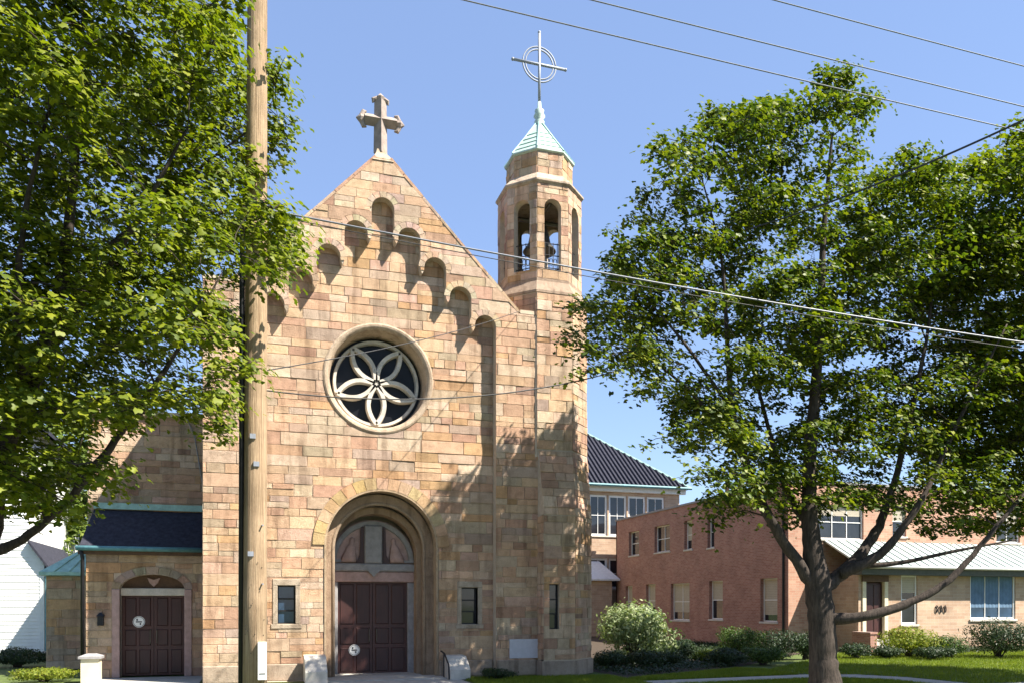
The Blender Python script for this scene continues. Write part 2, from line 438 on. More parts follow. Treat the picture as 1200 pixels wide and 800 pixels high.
sheet('planting_bed', 0, 0, 0, 0, .002, 'soil', [(9.2, -1.6), (13.8, .6), (20.4, 6.2), (20.9, 8.0), (20.9, 25), (18.6, 25), (9.2, 2.2)])
sheet('planting_bed', 26.3, 40, 4.6, 6.25, .002, 'soil')

# ------------------------------------------------------------------ the church
church = thing('church', (3.1, 0, 0), 'tan sandstone church with stepped arched gable, rose window and octagonal bell tower', 'church')
F0 = Fr((0, 0, 0), (1, 0, 0)); REC = .28; F1 = Fr((0, REC, 0), (1, 0, 0))
CX, HALF, APEX, SHO = 3.12, 4.33, 13.3, 9.72            # centre, half width, apex and shoulder heights
XL, XR = CX-HALF, CX+HALF
SP, AR, CROWN = .68, .29, 12.3                          # stepped arches: spacing, radius, crown of the middle one
outer0 = [(XL, 0), (XR, 0), (XR, SHO), (CX+(APEX-SHO)/.985, SHO), (CX+.16, APEX), (CX-.16, APEX), (CX-(APEX-SHO)/.985, SHO), (XL, SHO)]
field = [(CX-4*SP-AR, 0), (CX+4*SP+AR, 0)]
for i in range(4, -5, -1):                              # right to left along the stepped arches
    c = CX+i*SP; cr = CROWN-abs(i)*SP; s = cr-AR
    field += [(c+AR*math.cos(math.pi*q/12), s+AR*math.sin(math.pi*q/12)) for q in range(13)]
    if i > -4:
        low = min(cr, CROWN-abs(i-1)*SP)-AR-.17; m = c-SP/2; w = SP/2-AR
        field += [(m+w, low+.10), (m, low), (m-w, low+.10)]
fw = MB(); panel(fw, F0, outer0, [field], REC+.02)
ov, tris = tri_region([outer0], lambda p: inside(p, outer0))
bk = MB(); extrude_tris(bk, Fr((0, 2.2, 0), (1, 0, 0)), ov, tris, 0, -.02); fw.add(bk.v, bk.f)
fo = MB()
for i in range(len(outer0)):
    a, b = outer0[i], outer0[(i+1) % len(outer0)]
    fo.add([F0.p(*a), F0.p(*b), F0.p(*b, -1.0), F0.p(*a, -1.0)], [(0, 3, 2, 1)])
fw.add(fo.v, fo.f)
facade = fw.build('facade_wall', 'mortar', church)
# recessed field
RX, RZ, RR = 3.06, 7.74, 1.40
PXc, PSP, PR = 3.14, 3.42, 1.47                         # portal centre, springing, radius
wins = [(.53, .96, 1.42, 2.38), (5.25, 5.70, 1.38, 2.36)]
rose_h = circle(RX, RZ, 1.29, 48); portal_h = arch(PXc, 0, PSP, PR, 28)
win_h = [rect(*w) for w in wins]
f1o = [(CX-4*SP-AR-.05, 0), (CX+4*SP+AR+.05, 0), (CX+4*SP+AR+.05, 9.6), (CX+.45, 12.45), (CX-.45, 12.45), (CX-4*SP-AR-.05, 9.6)]
fl = MB(); panel(fl, F1, f1o, [rose_h, portal_h]+win_h, .68)
field_wall = fl.build('recessed_wall', 'mortar', church)
sides = MB()                                            # the window and portal surrounds keep the masonry off
stone_holes = [circle(RX, RZ, RR, 48), arch(PXc, 0, PSP, PR+.02, 28)+[] , *[rect(w[0]-.12, w[1]+.12, w[2]-.12, w[3]+.16) for w in wins]]
vou_h = [(PXc-PR-.02, 0), (PXc+PR+.02, 0), (PXc+PR+.02, PSP)]+[(PXc+(PR+.30)*math.cos(math.pi*i/28), PSP+(PR+.30)*math.sin(math.pi*i/28)) for i in range(29)]+[(PXc-PR-.02, PSP)]
stone_holes[1] = vou_h
fcl = [(max(f1o[0][0]+.05, min(f1o[1][0]-.05, u)), v) for u, v in field]
lay(field_wall, F1, [(u, max(v, .0)) for u, v in fcl], stone_holes)
# frame stones, with the fans of small stones over each stepped arch
fans = []
for i in range(-4, 5):
    c = CX+i*SP; s = CROWN-abs(i)*SP-AR
    for k in range(7):
        a0, a1 = math.pi*k/7, math.pi*(k+1)/7
        w = wedge(None, F0, c, s, AR, AR+.15, a0, a1, -.001, .022)
        put_stone(w, facade, F0, (c, s+AR), .02, tuple(x*U(.9, 1.1) for x in (.54, .42, .31)))
    fans.append([(c+(AR+.15)*math.cos(math.pi*q/14), s+(AR+.15)*math.sin(math.pi*q/14)) for q in range(15)]+[(c-AR+.01, s), (c+AR-.01, s)])
lay(facade, F0, outer0, [field]+fans)
for k in range(17):                                     # orange arch stones over the main doorway
    a0, a1 = math.pi*k/17, math.pi*(k+1)/17
    w = wedge(None, F1, PXc, PSP, PR, PR+.29, a0, a1, -.001, .05)
    c = rnd.choice([(.54, .36, .20), (.56, .39, .23), (.54, .38, .25), (.57, .42, .28)])
    w.build('voussoir', 'sandstone', church, col=tuple(x*U(.9, 1.1) for x in c))
# plinth
for fr, a, b in ((F0, XL, CX-4*SP-AR), (F0, CX+4*SP+AR, 7.24), (F1, CX-4*SP-AR+.03, PXc-PR-.03), (F1, PXc+PR+.03, CX+4*SP+AR-.03)):
    pl = MB(); pl.fbox(fr, a, b, 0, .42, .022, .085, .02); pl.build('plinth', 'sandstone', church, col=(.42, .34, .27))
# gable coping
ang = math.atan2(SHO-APEX, (APEX-SHO)/.985-.16)
for sgn in (-1, 1):
    a = Vector((CX+sgn*.16, 0, APEX)); b = Vector((CX+sgn*(APEX-SHO)/.985, 0, SHO)); d = (b-a); L = d.length; d.normalize()
    up = Vector((-d.z*sgn, 0, d.x*sgn)); t = 0
    if up.z < 0: up = -up
    while t < L-.05:
        e = min(L, t+U(.5, .8)); cb = MB(); g = .008; h = U(.06, .08)
        q = []
        for y in (-.03, .95):
            q += [a+d*(t+g)+Vector((0, y, 0))+up*.003, a+d*(e-g)+Vector((0, y, 0))+up*.003, a+d*(e-g)+Vector((0, y, 0))+up*h, a+d*(t+g)+Vector((0, y, 0))+up*h]
        cb.add(q, [(0,1,2,3),(7,6,5,4),(0,4,5,1),(1,5,6,2),(2,6,7,3),(3,7,4,0)])
        cb.build('coping_stone', 'sandstone', church, col=tuple(q*.92 for q in stone_col())); t = e
    x0, x1 = sorted((CX+sgn*((APEX-SHO)/.985+.05), CX+sgn*HALF))
    cb = MB(); cb.box((x0, -.03, SHO+.003), (x1, .95, SHO+.1)); cb.build('coping_stone', 'coping', church)
cb = MB(); cb.loft([[Vector((CX+x*w, .45+y*dd, z)) for x, y in ((-1,-1),(1,-1),(1,1),(-1,1))] for w, dd, z in ((.27,.5,APEX-.07),(.24,.45,APEX+.02),(.13,.16,APEX+.3),(.10,.12,APEX+.42))])
cb.build('cross_pedestal', 'sandstone', church, col=(.46, .38, .29))
# stone gable cross with flowered ends; arms of diamond section
gc = MB(); cy, cz = .45, 14.5
def dbeam(mb, a, b, r0, r1):
    a, b = Vector(a), Vector(b); t = (b-a).normalized(); y = Vector((0, 1, 0)); x = t.cross(y)
    mb.loft([[p+(x*q[0]+y*q[1])*r for q in ((1,0),(0,1),(-1,0),(0,-1))] for p, r in ((a, r0), (b, r1))])
dbeam(gc, (CX, cy, APEX+.35), (CX, cy, cz+.52), .18, .16)
dbeam(gc, (CX-.42, cy, cz), (CX+.42, cy, cz), .16, .16)
cross_o = gc.build('gable_cross', 'weathered_stone', church)
for dx, dz in ((-1, 0), (1, 0), (0, 1)):
    e = Vector((CX+dx*.5, cy, cz+dz*.60)); fb = MB(); t = Vector((dx, 0, dz)); s = Vector((-dz, 0, dx))
    fb.tube([e-t*.08, e+t*.02, e+t*.13], [.09, .12, .015], 8)
    for q in (-1, 1): fb.tube([e-t*.06, e-t*.02+s*q*.10, e-t*.06+s*q*.19, e-t*.14+s*q*.2], [.06, .07, .06, .02], 8)
    fb.build('flower_end', 'weathered_stone', cross_o)

# rose window
rw = MB(); rw.ring(F1, RX, RZ, [(RR+.02, -.002), (RR+.02, .04), (RR-.02, .06), (RR-.07, .05), (RR-.10, .03), (RR-.14, -.02), (RR-.19, -.64)], 72)
rose = rw.build('rose_window', 'sandstone', church, col=(.52, .42, .32))
gl = MB(); gl.add([F1.p(u, v, -.63) for u, v in circle(RX, RZ, 1.24, 40)], [tuple(range(40))]); gl.build('glass', 'rose_glass', rose)
def bar(mb, fr, pts, n0, w, d):
    """stone bar following a flat curve"""
    k = len(pts); L, R = [], []
    for i in range(k):
        a = Vector(pts[max(0, i-1)]); b = Vector(pts[min(k-1, i+1)]); t = (b-a).normalized(); q = Vector((-t.y, t.x))
        L.append(Vector(pts[i])+q*w/2); R.append(Vector(pts[i])-q*w/2)
    rows = []
    for i in range(k):
        c = Vector(pts[i]); rows.append([fr.p(*R[i], n0), fr.p(*(R[i]*.7+c*.3), n0+d), fr.p(*(L[i]*.7+c*.3), n0+d), fr.p(*L[i], n0)])
    mb.loft(rows)
tr = MB(); bar(tr, F1, circle(RX, RZ, 1.09, 60)+[circle(RX, RZ, 1.09, 60)[0]], -.62, .10, .14); tr.build('tracery_ring', 'limestone', rose)
for k in range(5):
    a = -math.pi/2+2*math.pi*k/5; pm = MB(); t = Vector((math.cos(a), math.sin(a))); s = Vector((-t.y, t.x)); c = Vector((RX, RZ)); Lp = 1.02
    for q in (-1, 1):
        pts = [c+t*(.05+Lp*i/14)+s*q*.21*math.sin(math.pi*min(1, i/14*1.0))**.85 for i in range(15)]
        bar(pm, F1, pts, -.61, .145, .17)
    pm.build('petal', 'limestone', rose)
hb = MB(); hb.add([F1.p(RX+.09*math.cos(i*math.pi/5), RZ+.09*math.sin(i*math.pi/5), -.45) for i in range(10)]+[F1.p(RX+.09*math.cos(i*math.pi/5), RZ+.09*math.sin(i*math.pi/5), -.62) for i in range(10)],
          [tuple(range(10))]+[(i, i+10, (i+1) % 10+10, (i+1) % 10) for i in range(10)]); hb.build('hub', 'limestone', rose)

# main doorway: stepped orders, tympanum, lintel, doors
portal = MB()
def order(mb, fr, cu, spring, r0, r1, na, nb, seg=28, base=0):
    """one arched order: front ring r0..r1 at nb, soffit at r0 running from na to nb"""
    def path(r): return [(cu-r, base)]+[(cu+r*math.cos(math.pi-math.pi*i/seg), spring+r*math.sin(math.pi-math.pi*i/seg)) for i in range(seg+1)]+[(cu+r, base)]
    o, i_ = path(r1), path(r0); k = len(o)
    vs = [fr.p(*p, nb) for p in o]+[fr.p(*p, nb) for p in i_]+[fr.p(*p, na) for p in i_]
    mb.add(vs, [(j, j+k, j+k+1, j+1) for j in range(k-1)]+[(j+k, j+2*k, j+2*k+1, j+k+1) for j in range(k-1)])
order(portal, F1, PXc, PSP, PR-.05, PR, -.35, .045)
pw = portal.build('doorway', 'sandstone', church, col=(.46, .35, .24))
o2 = MB(); order(o2, F1, PXc-.02, PSP-.06, PR-.26, PR-.03, -.8, -.345); o2.build('arch_order', 'sandstone', pw, col=(.38, .28, .2))
o3 = MB(); order(o3, F1, PXc-.05, PSP-.18, 1.10, PR-.2, -1.32, -.79); o3.build('arch_order', 'sandstone', pw, col=(.42, .31, .22))
rm = MB(); rm.tube([F1.p(PXc-.02-1.2, 0, -.37)]+[F1.p(PXc-.02+1.2*math.cos(math.pi-math.pi*i/28), PSP-.06+1.2*math.sin(math.pi*i/28), -.37) for i in range(29)]+[F1.p(PXc-.02+1.2, 0, -.37)], .05, 8)
rm.build('roll_moulding', 'sandstone', pw, True, col=(.40, .31, .23))
DC, DY = 3.07, 1.55; FD = Fr((0, DY, 0), (1, 0, 0))
ty = MB(); panel(ty, FD, arch(DC, 3.02, 3.06, 1.16, 24), [], .1); tym = ty.build('tympanum', 'pink_stone', church)
tb = MB(); tb.ring(FD, DC, 3.06, [(1.12, .0), (1.12, .09), (1.0, .09), (.98, .02)], 28, 0, math.pi); tb.build('arch_rim', 'grey_stone', tym)
cn = MB(); cn.fbox(FD, DC-.24, DC+.24, 3.03, 4.06, .002, .16, .03); cn.build('carved_pillar', 'grey_stone', tym)
for q in (-1, 1):                                       # pilaster strips and robed relief figures on each side
    ps = MB(); ps.prism(FD, [(DC+q*.27, 3.04), (DC+q*.47, 3.04), (DC+q*.36, 3.25), (DC+q*.33, 4.0), (DC+q*.27, 4.05)][::(1 if q > 0 else -1)], .002, .11); ps.build('pilaster', 'door_dark', tym)
    fg = MB(); fg.loft([[FD.p(DC+q*(.66+dx)+w*math.cos(a), 3.06+z, .04+.5*w*math.sin(a)) for a in [2*math.pi*i/10 for i in range(10)]] for w, z, dx in ((.22,0,0),(.2,.15,-.02),(.14,.32,-.05),(.12,.42,-.07),(.05,.5,-.09),(.075,.56,-.1),(.06,.64,-.1),(.01,.67,-.1))])
    fg.build('relief_figure', 'pink_stone', tym, True)
    sm = MB(); sm.fbox(FD, DC+q*.5-.02 if q > 0 else DC-1.02, DC+1.02 if q > 0 else DC-.48, 3.06, 3.12, .002, .07); sm.build('relief_ledge', 'grey_stone', tym)
ln = MB(); ln.fbox(FD, DC-1.14, DC+1.14, 2.52, 2.8, -.05, .1, .02); ln.build('lintel', 'pink_stone', church)
ln = MB(); ln.fbox(FD, DC-1.15, DC+1.15, 2.81, 3.02, -.05, .16, .03); lno = ln.build('lintel', 'grey_stone', church)
pd = MB(); pd.prism(FD, [(DC-.2, 2.86), (DC, 2.66), (DC+.2, 2.86)], .161, .21); pd.build('pendant', 'grey_stone', lno)
for q in (-1, 1):
    jb = MB(); jb.fbox(FD, *sorted((DC+q*.95, DC+q*1.18)), 0, 2.51, -.05, .09, .02); jb.build('door_jamb', 'grey_stone', church)
def door_leaf(name, fr, u0, u1, z0, z1, m, parent, cols, handle):
    d = MB(); d.fbox(fr, u0, u1, z0, z1, -.05, 0); dl = d.build(name, m, parent)
    w = (u1-u0)
    for r in range(len(cols)-1):
        for k in range(2):
            a = u0+.07+k*(w-.07)/2; b = a+(w-.07)/2-.07; c = z0+(z1-z0)*cols[r]+.05; e = z0+(z1-z0)*cols[r+1]-.05
            p = MB(); p.fbox(fr, a, b, c, e, .001, .022, .02); p.build('panel', 'door_panel', dl)
    hd = MB(); hx = handle; hd.tube([fr.p(hx, z0+.85, .02), fr.p(hx, z0+.87, .08), fr.p(hx, z0+1.2, .08), fr.p(hx, z0+1.22, .02)], .014, 6); hd.build('handle', 'bronze', dl)
    return dl
FDo = Fr((0, DY+.06, 0), (1, 0, 0))
for a, b, h in ((DC-.95, DC-.006, DC-.1), (DC+.006, DC+.95, DC+.1)): door_leaf('door', FDo, a, b, .03, 2.51, 'door_red', church, (0, .3, .52, 1), h)
st = MB(); st.box((DC-1.18, REC+.3, 0), (DC+1.18, DY+.3, .03)); st.box((PXc-PR-.1, -.45, 0), (PXc+PR+.1, REC+.29, .026)); st.build('door_step', 'concrete', church)
def round_sign(fr, u, v, r, label):
    t = thing('door_sign', fr.p(u, v, .03), label, 'sign')
    d = MB(); d.add([fr.p(u+r*math.cos(i*math.pi/12), v+r*math.sin(i*math.pi/12), n) for n in (.026, .036) for i in range(24)], [tuple(range(24, 48))]+[(i, (i+1) % 24, (i+1) % 24+24, i+24) for i in range(24)]); d.build('disc', 'sign_white', t)
    g = MB(); g.ring(fr, u, v, [(r*.92, .038), (r*.84, .038)], 24)
    g.fbox(fr, u-r*.5, u+r*.5, v-r*.10, v+r*.10, .037, .039); g.fbox(fr, u-r*.42, u-r*.16, v+r*.2, v+r*.55, .037, .039); g.fbox(fr, u+r*.14, u+r*.36, v-r*.55, v-r*.2, .037, .039)
    g.build('emblem', 'sign_black', t)
p = at_Y(415, 761, DY+.06); round_sign(FDo, p.x, p.z, .15, 'round white sign on the dark red double doors of the main arched entrance')

# small windows of the facade
def window(parent, fr, u0, u1, v0, v1, n, cols=1, rows=2, fm='white_paint', gm='glass', sill=None, blind=0, fw_=.05, bm='blind', d=.05):
    f = MB()
    f.fbox(fr, u0, u0+fw_, v0, v1, n, n+d); f.fbox(fr, u1-fw_, u1, v0, v1, n, n+d)
    f.fbox(fr, u0+fw_, u1-fw_, v0, v0+fw_, n, n+d-.002); f.fbox(fr, u0+fw_, u1-fw_, v1-fw_, v1, n, n+d-.002)
    w = f.build('window', fm, parent)
    for i in range(cols):
        for j in range(rows):
            a = u0+fw_+(u1-u0-2*fw_)*i/cols; b = u0+fw_+(u1-u0-2*fw_)*(i+1)/cols
            c = v0+fw_+(v1-v0-2*fw_)*j/rows; e = v0+fw_+(v1-v0-2*fw_)*(j+1)/rows
            g = MB(); tl = U(-.006, .006); g.add([fr.p(a, c, n+.012+tl), fr.p(b, c, n+.012-tl), fr.p(b, e, n+.012-tl), fr.p(a, e, n+.012+tl)], [(0, 1, 2, 3)]); g.build('pane', gm, w)
    for i in range(1, cols):
        a = u0+fw_+(u1-u0-2*fw_)*i/cols; b = MB(); b.fbox(fr, a-.016, a+.016, v0+fw_, v1-fw_, n+.005, n+d-.006); b.build('mullion', fm, w)
    for j in range(1, rows):
        c = v0+fw_+(v1-v0-2*fw_)*j/rows; b = MB(); b.fbox(fr, u0+fw_, u1-fw_, c-.018, c+.018, n+.004, n+d-.004); b.build('glazing_bar', fm, w)
    if blind:
        b = MB(); vb = v1-fw_-(v1-v0-2*fw_)*blind; k = max(3, int((v1-fw_-vb)/.07))
        for i in range(k):
            z = vb+(v1-fw_-vb)*i/k; h = (v1-fw_-vb)/k
            b.add([fr.p(u0+fw_+.01, z, n+.022), fr.p(u1-fw_-.01, z, n+.022), fr.p(u1-fw_-.01, z+h*.96, n+.030), fr.p(u0+fw_+.01, z+h*.96, n+.030)], [(0, 1, 2, 3)])
        b.build('blind', bm, w)
    if sill:
        s = MB(); s.fbox(fr, u0-.06, u1+.06, v0-.09, v0-.003, n, sill, .01); s.build('sill', 'limestone' if fm != 'iron' else 'grey_stone', w)
    return w
for k, w in enumerate(wins):
    wd = window(church, F1, *w, -.2, 1, 3, 'iron', 'glass' if k else 'blue_glass', None, fw_=.03)
    for a, b, c, d in ((w[0]-.12, w[0], w[2], w[3]), (w[1], w[1]+.12, w[2], w[3]), (w[0]-.12, w[1]+.12, w[3]+.005, w[3]+.16), (w[0]-.16, w[1]+.16, w[2]-.12, w[2]-.005)):
        s = MB(); s.fbox(F1, a, b, c, d, -.19 if c > w[2]-.01 and d < w[3]+.01 else -.1, .04, .01); s.build('window_surround', 'sandstone', wd, col=(.46, .39, .31))
pq = MB(); a, b = at_Y(597, 771, -.03), at_Y(631, 748, -.03); pq.fbox(F0, a.x, b.x, a.z, b.z, .034, .05, .008); pq.build('dedication_plaque', 'plaque', church, label='pale blank dedication stone low on the facade')

# tower: battered lower stage, octagonal shaft, belfry, drum, copper roof, ring cross
TX, TY = 7.78, 1.2
def octa(a, z, cx=TX, cy=TY):
    R = a/math.cos(math.pi/8); return [Vector((cx+R*math.cos(math.pi/8+i*math.pi/4), cy+R*math.sin(math.pi/8+i*math.pi/4), z)) for i in range(8)]
Lp = [(7.31, .3), (7.31, -.5), (8.2, -.5), (9.0, .3), (9.0, 2.4), (7.31, 2.4)]
Up = [(7.31, .3), (7.31, -.052), (8.3, -.052), (9.032, .68), (9.032, 2.4), (7.31, 2.4)]
ts = MB()
FT = Fr((0, -.5, 0), (1, 0, 0)); tslit = rect(7.46, 7.74, 1.25, 2.45)
FC = Fr((8.2, -.5, 0), (1, 1, 0)); CL = (Vector((.8, .8))).length
cslit = rect(.52, .70, 3.95, 5.1)
ts.loft([[Vector((x, y, z)) for x, y in P] for P, z in ((Lp, 4.3), (Up, 6.1))], False)
panel(ts, FT, rect(7.31, 8.2, 0, 4.3), [tslit], .22)
panel(ts, FC, rect(0, CL, 0, 4.3), [rect(.52, .70, 3.7, 4.28)], .2)
ts.add([(7.31, .3, 0), (7.31, -.5, 0), (7.31, -.5, 4.3), (7.31, .3, 4.3)], [(0, 3, 2, 1)])
ts.add([(9.0, .3, 0), (9.0, 2.4, 0), (9.0, 2.4, 4.3), (9.0, .3, 4.3)], [(0, 1, 2, 3)])
ts.loft([octa(1.25, 5.9), octa(1.25, 10.35)])
shaft = ts.build('tower_shaft', 'mortar', church)
for fr, w, gm in ((FT, tslit, 'glass'), (FC, rect(.52, .70, 3.7, 4.28), 'glass')):
    window(church, fr, w[0][0], w[1][0], w[0][1], w[2][1], -.15, 1, 3 if fr is FT else 1, 'iron', gm, fw_=.025)
m = MB(); m.loft([octa(1.27, 10.352), octa(1.27, 10.42), octa(1.12, 10.72), octa(1.12, 10.798)]); m.build('weathering_course', 'sandstone', church, col=(.38, .29, .22))
# masonry on the visible tower faces
lay(shaft, FT, rect(7.31, 8.2, .43, 4.28), [tslit], lmax=.6)
lay(shaft, FC, rect(0, CL, .43, 4.28), [rect(.52, .70, 3.7, 4.28)], lmax=.6)
FS = Fr((7.31, 0, 0), (0, -1, 0)); lay(shaft, FS, rect(-.02, .5, .43, 4.28), [], lmax=.5)
sl = Vector((0, -.052+.5, 1.8)); FB = Fr((0, -.5, 4.3), (1, 0, 0), sl); lay(shaft, FB, [(7.31, 0), (8.2, 0), (8.3, sl.length-.02), (7.31, sl.length-.02)], [], lmax=.6)
c0, c1, c2, c3 = Vector((8.2, -.5, 4.3)), Vector((9.0, .3, 4.3)), Vector((9.032, .68, 6.1)), Vector((8.3, -.052, 6.1))
Ud = (c1-c0).normalized(); Nn = (c1-c0).cross(c3-c0).normalized(); Vd = Nn.cross(Ud); FBc = Fr(c0, Ud, Vd)
lay(shaft, FBc, [(0, 0), ((c1-c0).dot(Ud), 0), ((c2-c0).dot(Ud)-.01, (c2-c0).dot(Vd)-.02), ((c3-c0).dot(Ud), (c3-c0).dot(Vd)-.02)], [], lmax=.6)
def oct_frames(a):
    out = []
    for i in range(8):
        P = octa(a, 0); A, B = P[i], P[(i+1) % 8]; out.append((Fr(A, B-A), (B-A).length))
    return out
of = oct_frames(1.25)
for i, (fr, w) in enumerate(of):
    if fr.N.y < -.3:
        r = rect(0, w, 6.12, 10.33) if fr.N.x > -.3 else rect(0, w, 9.72, 10.33)
        lay(shaft, fr, r, [], lmax=.6)
pt = MB(); pt.loft([[Vector((x, y, z)) for x, y in [(7.25, .3), (7.25, -.56), (8.225, -.56), (9.06, .275), (9.06, 2.4)]] for z in (0, .40)]); pt.build('tower_plinth', 'sandstone', church, col=(.40, .33, .27))
# belfry: eight arched walls
bel = thing_bel = MB()
A_B = 1.10; bw = []
BZ0, BZ1 = 10.8, 13.42
for i, (fr, w) in enumerate(oct_frames(A_B)):
    m = MB(); hole = arch(w/2, 11.05, 12.75, .245, 14); panel(m, fr, rect(0, w, BZ0, BZ1), [hole], .22); 
    o = m.build('belfry_wall', 'mortar', church); bw.append(o)
    if fr.N.y < .3: lay(o, fr, rect(0, w, BZ0, BZ1), [hole], hmin=.16, hmax=.27, lmin=.16, lmax=.45, proud=.014, gap=.012)
    ir = MB()                                           # ironwork in the lower half of the opening
    for k in range(4): u = w/2-.18+.12*k; ir.tube([fr.p(u, 11.06, -.12), fr.p(u, 11.85, -.12)], .012, 5)
    for z in (11.15, 11.5, 11.82): ir.tube([fr.p(w/2-.24, z, -.12), fr.p(w/2+.24, z, -.12)], .014, 5)
    for k in range(3):
        u = w/2-.12+.12*k; ir.tube([fr.p(u+.05*math.cos(a), 11.32+.1*math.sin(a), -.12) for a in [2*math.pi*q/8 for q in range(9)]], .009, 4)
    ir.build('iron_railing', 'iron', o)
bf = MB(); bf.loft([octa(.95, 10.79), octa(.95, 10.83)]); bf.build('belfry_floor', 'limestone', church)
be = MB(); be.lathe((TX, TY, 0), [(.05, 12.75), (.2, 12.7), (.27, 12.5), (.33, 12.2), (.48, 12.0), (.46, 11.98), (.02, 12.1)], 20); be.tube([(TX-.9, TY, 12.85), (TX+.9, TY, 12.85)], .06, 6); be.tube([(TX, TY-.9, 12.95), (TX, TY+.9, 12.95)], .05, 6)
be.build('bell', 'bronze', church, True)
tc = MB(); tc.loft([octa(A_B+.02, 13.40), octa(A_B+.07, 13.45), octa(A_B+.07, 13.50), octa(.90, 13.78)]); tc.build('cornice', 'sandstone', church, col=(.50, .41, .32))
td = MB(); td.loft([octa(.87, 13.7), octa(.87, 14.42)]); drum = td.build('drum', 'mortar', church)
for fr, w in oct_frames(.87):
    if fr.N.y < .3: lay(drum, fr, rect(0, w, 13.76, 14.4), [], hmin=.18, hmax=.26, lmin=.18, lmax=.5, proud=.014, gap=.012)
tr_ = MB(); tr_.loft([octa(.88, 14.40), octa(.93, 14.43), octa(.93, 14.47), octa(.10, 15.64)]); troof = tr_.build('tower_roof', 'copper_pale', church)
for i in range(8):
    q = [octa(a, z)[i] for a, z in ((.935, 14.48), (.52, 15.06), (.11, 15.66))]; m = MB(); m.tube(q, .022, 5); m.build('roof_seam', 'copper_green', troof)
for j in range(4):
    m = MB(); z = 14.6+.19*j; a = .93-(z-14.47)*.7094
    ring_ = octa(a+.012, z); m.tube(ring_+[ring_[0]], .012, 4); m.build('roof_seam', 'copper_green', troof)
fn = MB(); fn.lathe((TX, TY, 0), [(.13, 15.5), (.16, 15.56), (.11, 15.62), (.15, 15.72), (.10, 15.8), (.17, 15.88), (.12, 15.98), (.14, 16.05), (.06, 16.12), (.05, 16.3)], 12); fn.build('finial', 'copper_pale', church, True)
CZ = 17.38; ck = MB(); ck.tube([(TX, TY, 16.1), (TX, TY, 18.28)], .042, 8); ck.tube([(TX-.78, TY, CZ), (TX+.78, TY, CZ)], .04, 8)
for q in ((TX-.8, TY, CZ), (TX+.8, TY, CZ), (TX, TY, 18.3)): ck.ball(q, .05, 8, 5)
rc = ck.build('ring_cross', 'steel', church, True)
for r in (.50, .42):
    m = MB(); m.tube([(TX+r*math.cos(a), TY, CZ+r*math.sin(a)) for a in [2*math.pi*i/36 for i in range(37)]], .022, 6); m.build('ring', 'steel', rc, True)
# light-coloured stay rods of the finial
# nave behind the facade
nv = MB(); nv.box((XL+.25, 2.25, 0), (XR-.2, 24, 9.2)); nv.build('nave_wall', 'sandstone', church, col=(.46, .36, .27))
nr = MB(); nr.loft([[Vector((CX-4.6, y, 9.0)), Vector((CX, y, 12.75)), Vector((CX+4.6, y, 9.0))] for y in (.95, 24.3)]); nr.build('roof', 'slate', church)

# left: set-back aisle wall, door porch with slate roof, low vestry
FA = Fr((0, 3.6, 0), (1, 0, 0)); al = MB(); panel(al, FA, rect(-4.33, XL+.3, 0, 7.1), [], 8)
aisle = al.build('aisle_wall', 'mortar', church); lay(aisle, FA, rect(-4.33, XL-.02, 4.3, 7.08), [])
ac = MB(); ac.box((-4.43, 3.48, 7.103), (XL+.2, 12.4, 7.22)); ac.build('coping_stone', 'coping', church)
pipe_ = MB(); q = at_Y(228, 512, 3.5); r_ = at_Y(238, 590, 3.5); pipe_.tube([(q.x-.2, 3.53, 7.1), (q.x, 3.53, 6.6), (r_.x, 3.53, 5.2)], .015, 5); pipe_.build('cable', 'steel_wire', church)
PYp = 2.45; FP = Fr((0, PYp, 0), (1, 0, 0)); pxl, pxr = -4.17, XL-.01
sd = (-3.34, -1.83); sdc = sum(sd)/2; sdr = (sd[1]-sd[0])/2+.03
pm_ = MB(); dh = [(sd[0]-.03, 0), (sd[1]+.03, 0), (sd[1]+.03, 2.32)]+[(sdc+sdr*math.cos(math.pi*i/14), 2.32+.38*math.sin(math.pi*i/14)) for i in range(1, 14)]+[(sd[0]-.03, 2.32)]
panel(pm_, FP, rect(pxl, pxr, 0, 3.32), [dh], .4); pm_.box((pxl, PYp+.39, 0), (pxl+.3, 3.6, 3.32))
porch = pm_.build('porch_wall', 'mortar', church)
sur = [(sd[0]-.22, 0), (sd[1]+.22, 0), (sd[1]+.22, 2.32)]+[(sdc+(sdr+.2)*math.cos(math.pi*i/14), 2.32+.58*math.sin(math.pi*i/14)) for i in range(1, 14)]+[(sd[0]-.22, 2.32)]
lay(porch, FP, rect(pxl, pxr, 0, 3.3), [sur], hmin=.16, hmax=.34)
for a, b in ((sd[0]-.22, sd[0]-.03), (sd[1]+.03, sd[1]+.22)):
    m = MB(); m.fbox(FP, a, b, 0, 2.31, -.1, .05, .015); m.build('door_jamb', 'pink_stone', church)
for k in range(9):
    a0, a1 = math.pi*k/9, math.pi*(k+1)/9; pts = []
    for t in (a0+.01, (a0+a1)/2, a1-.01): pts.append((sdc+(sdr+.2)*math.cos(t), 2.32+.58*math.sin(t)))
    for t in (a1-.01, (a0+a1)/2, a0+.01): pts.append((sdc+sdr*math.cos(t), 2.32+.38*math.sin(t)))
    m = MB(); m.prism(FP, pts, -.1, .045); m.build('voussoir', 'sandstone', church, col=tuple(x*U(.9, 1.1) for x in (.42, .33, .25)))
FPd = Fr((0, PYp+.3, 0), (1, 0, 0)); m = MB(); m.fbox(FPd, sd[0]-.05, sd[1]+.05, 2.14, 2.34, -.05, .12, .02); m.build('lintel', 'limestone', church)
m = MB(); panel(m, FPd, [(sdc+sdr*1.05*math.cos(math.pi*i/14), 2.345+.38*math.sin(math.pi*i/14)) for i in range(15)], [], .05); tyo = m.build('tympanum', 'wood_trim', church)
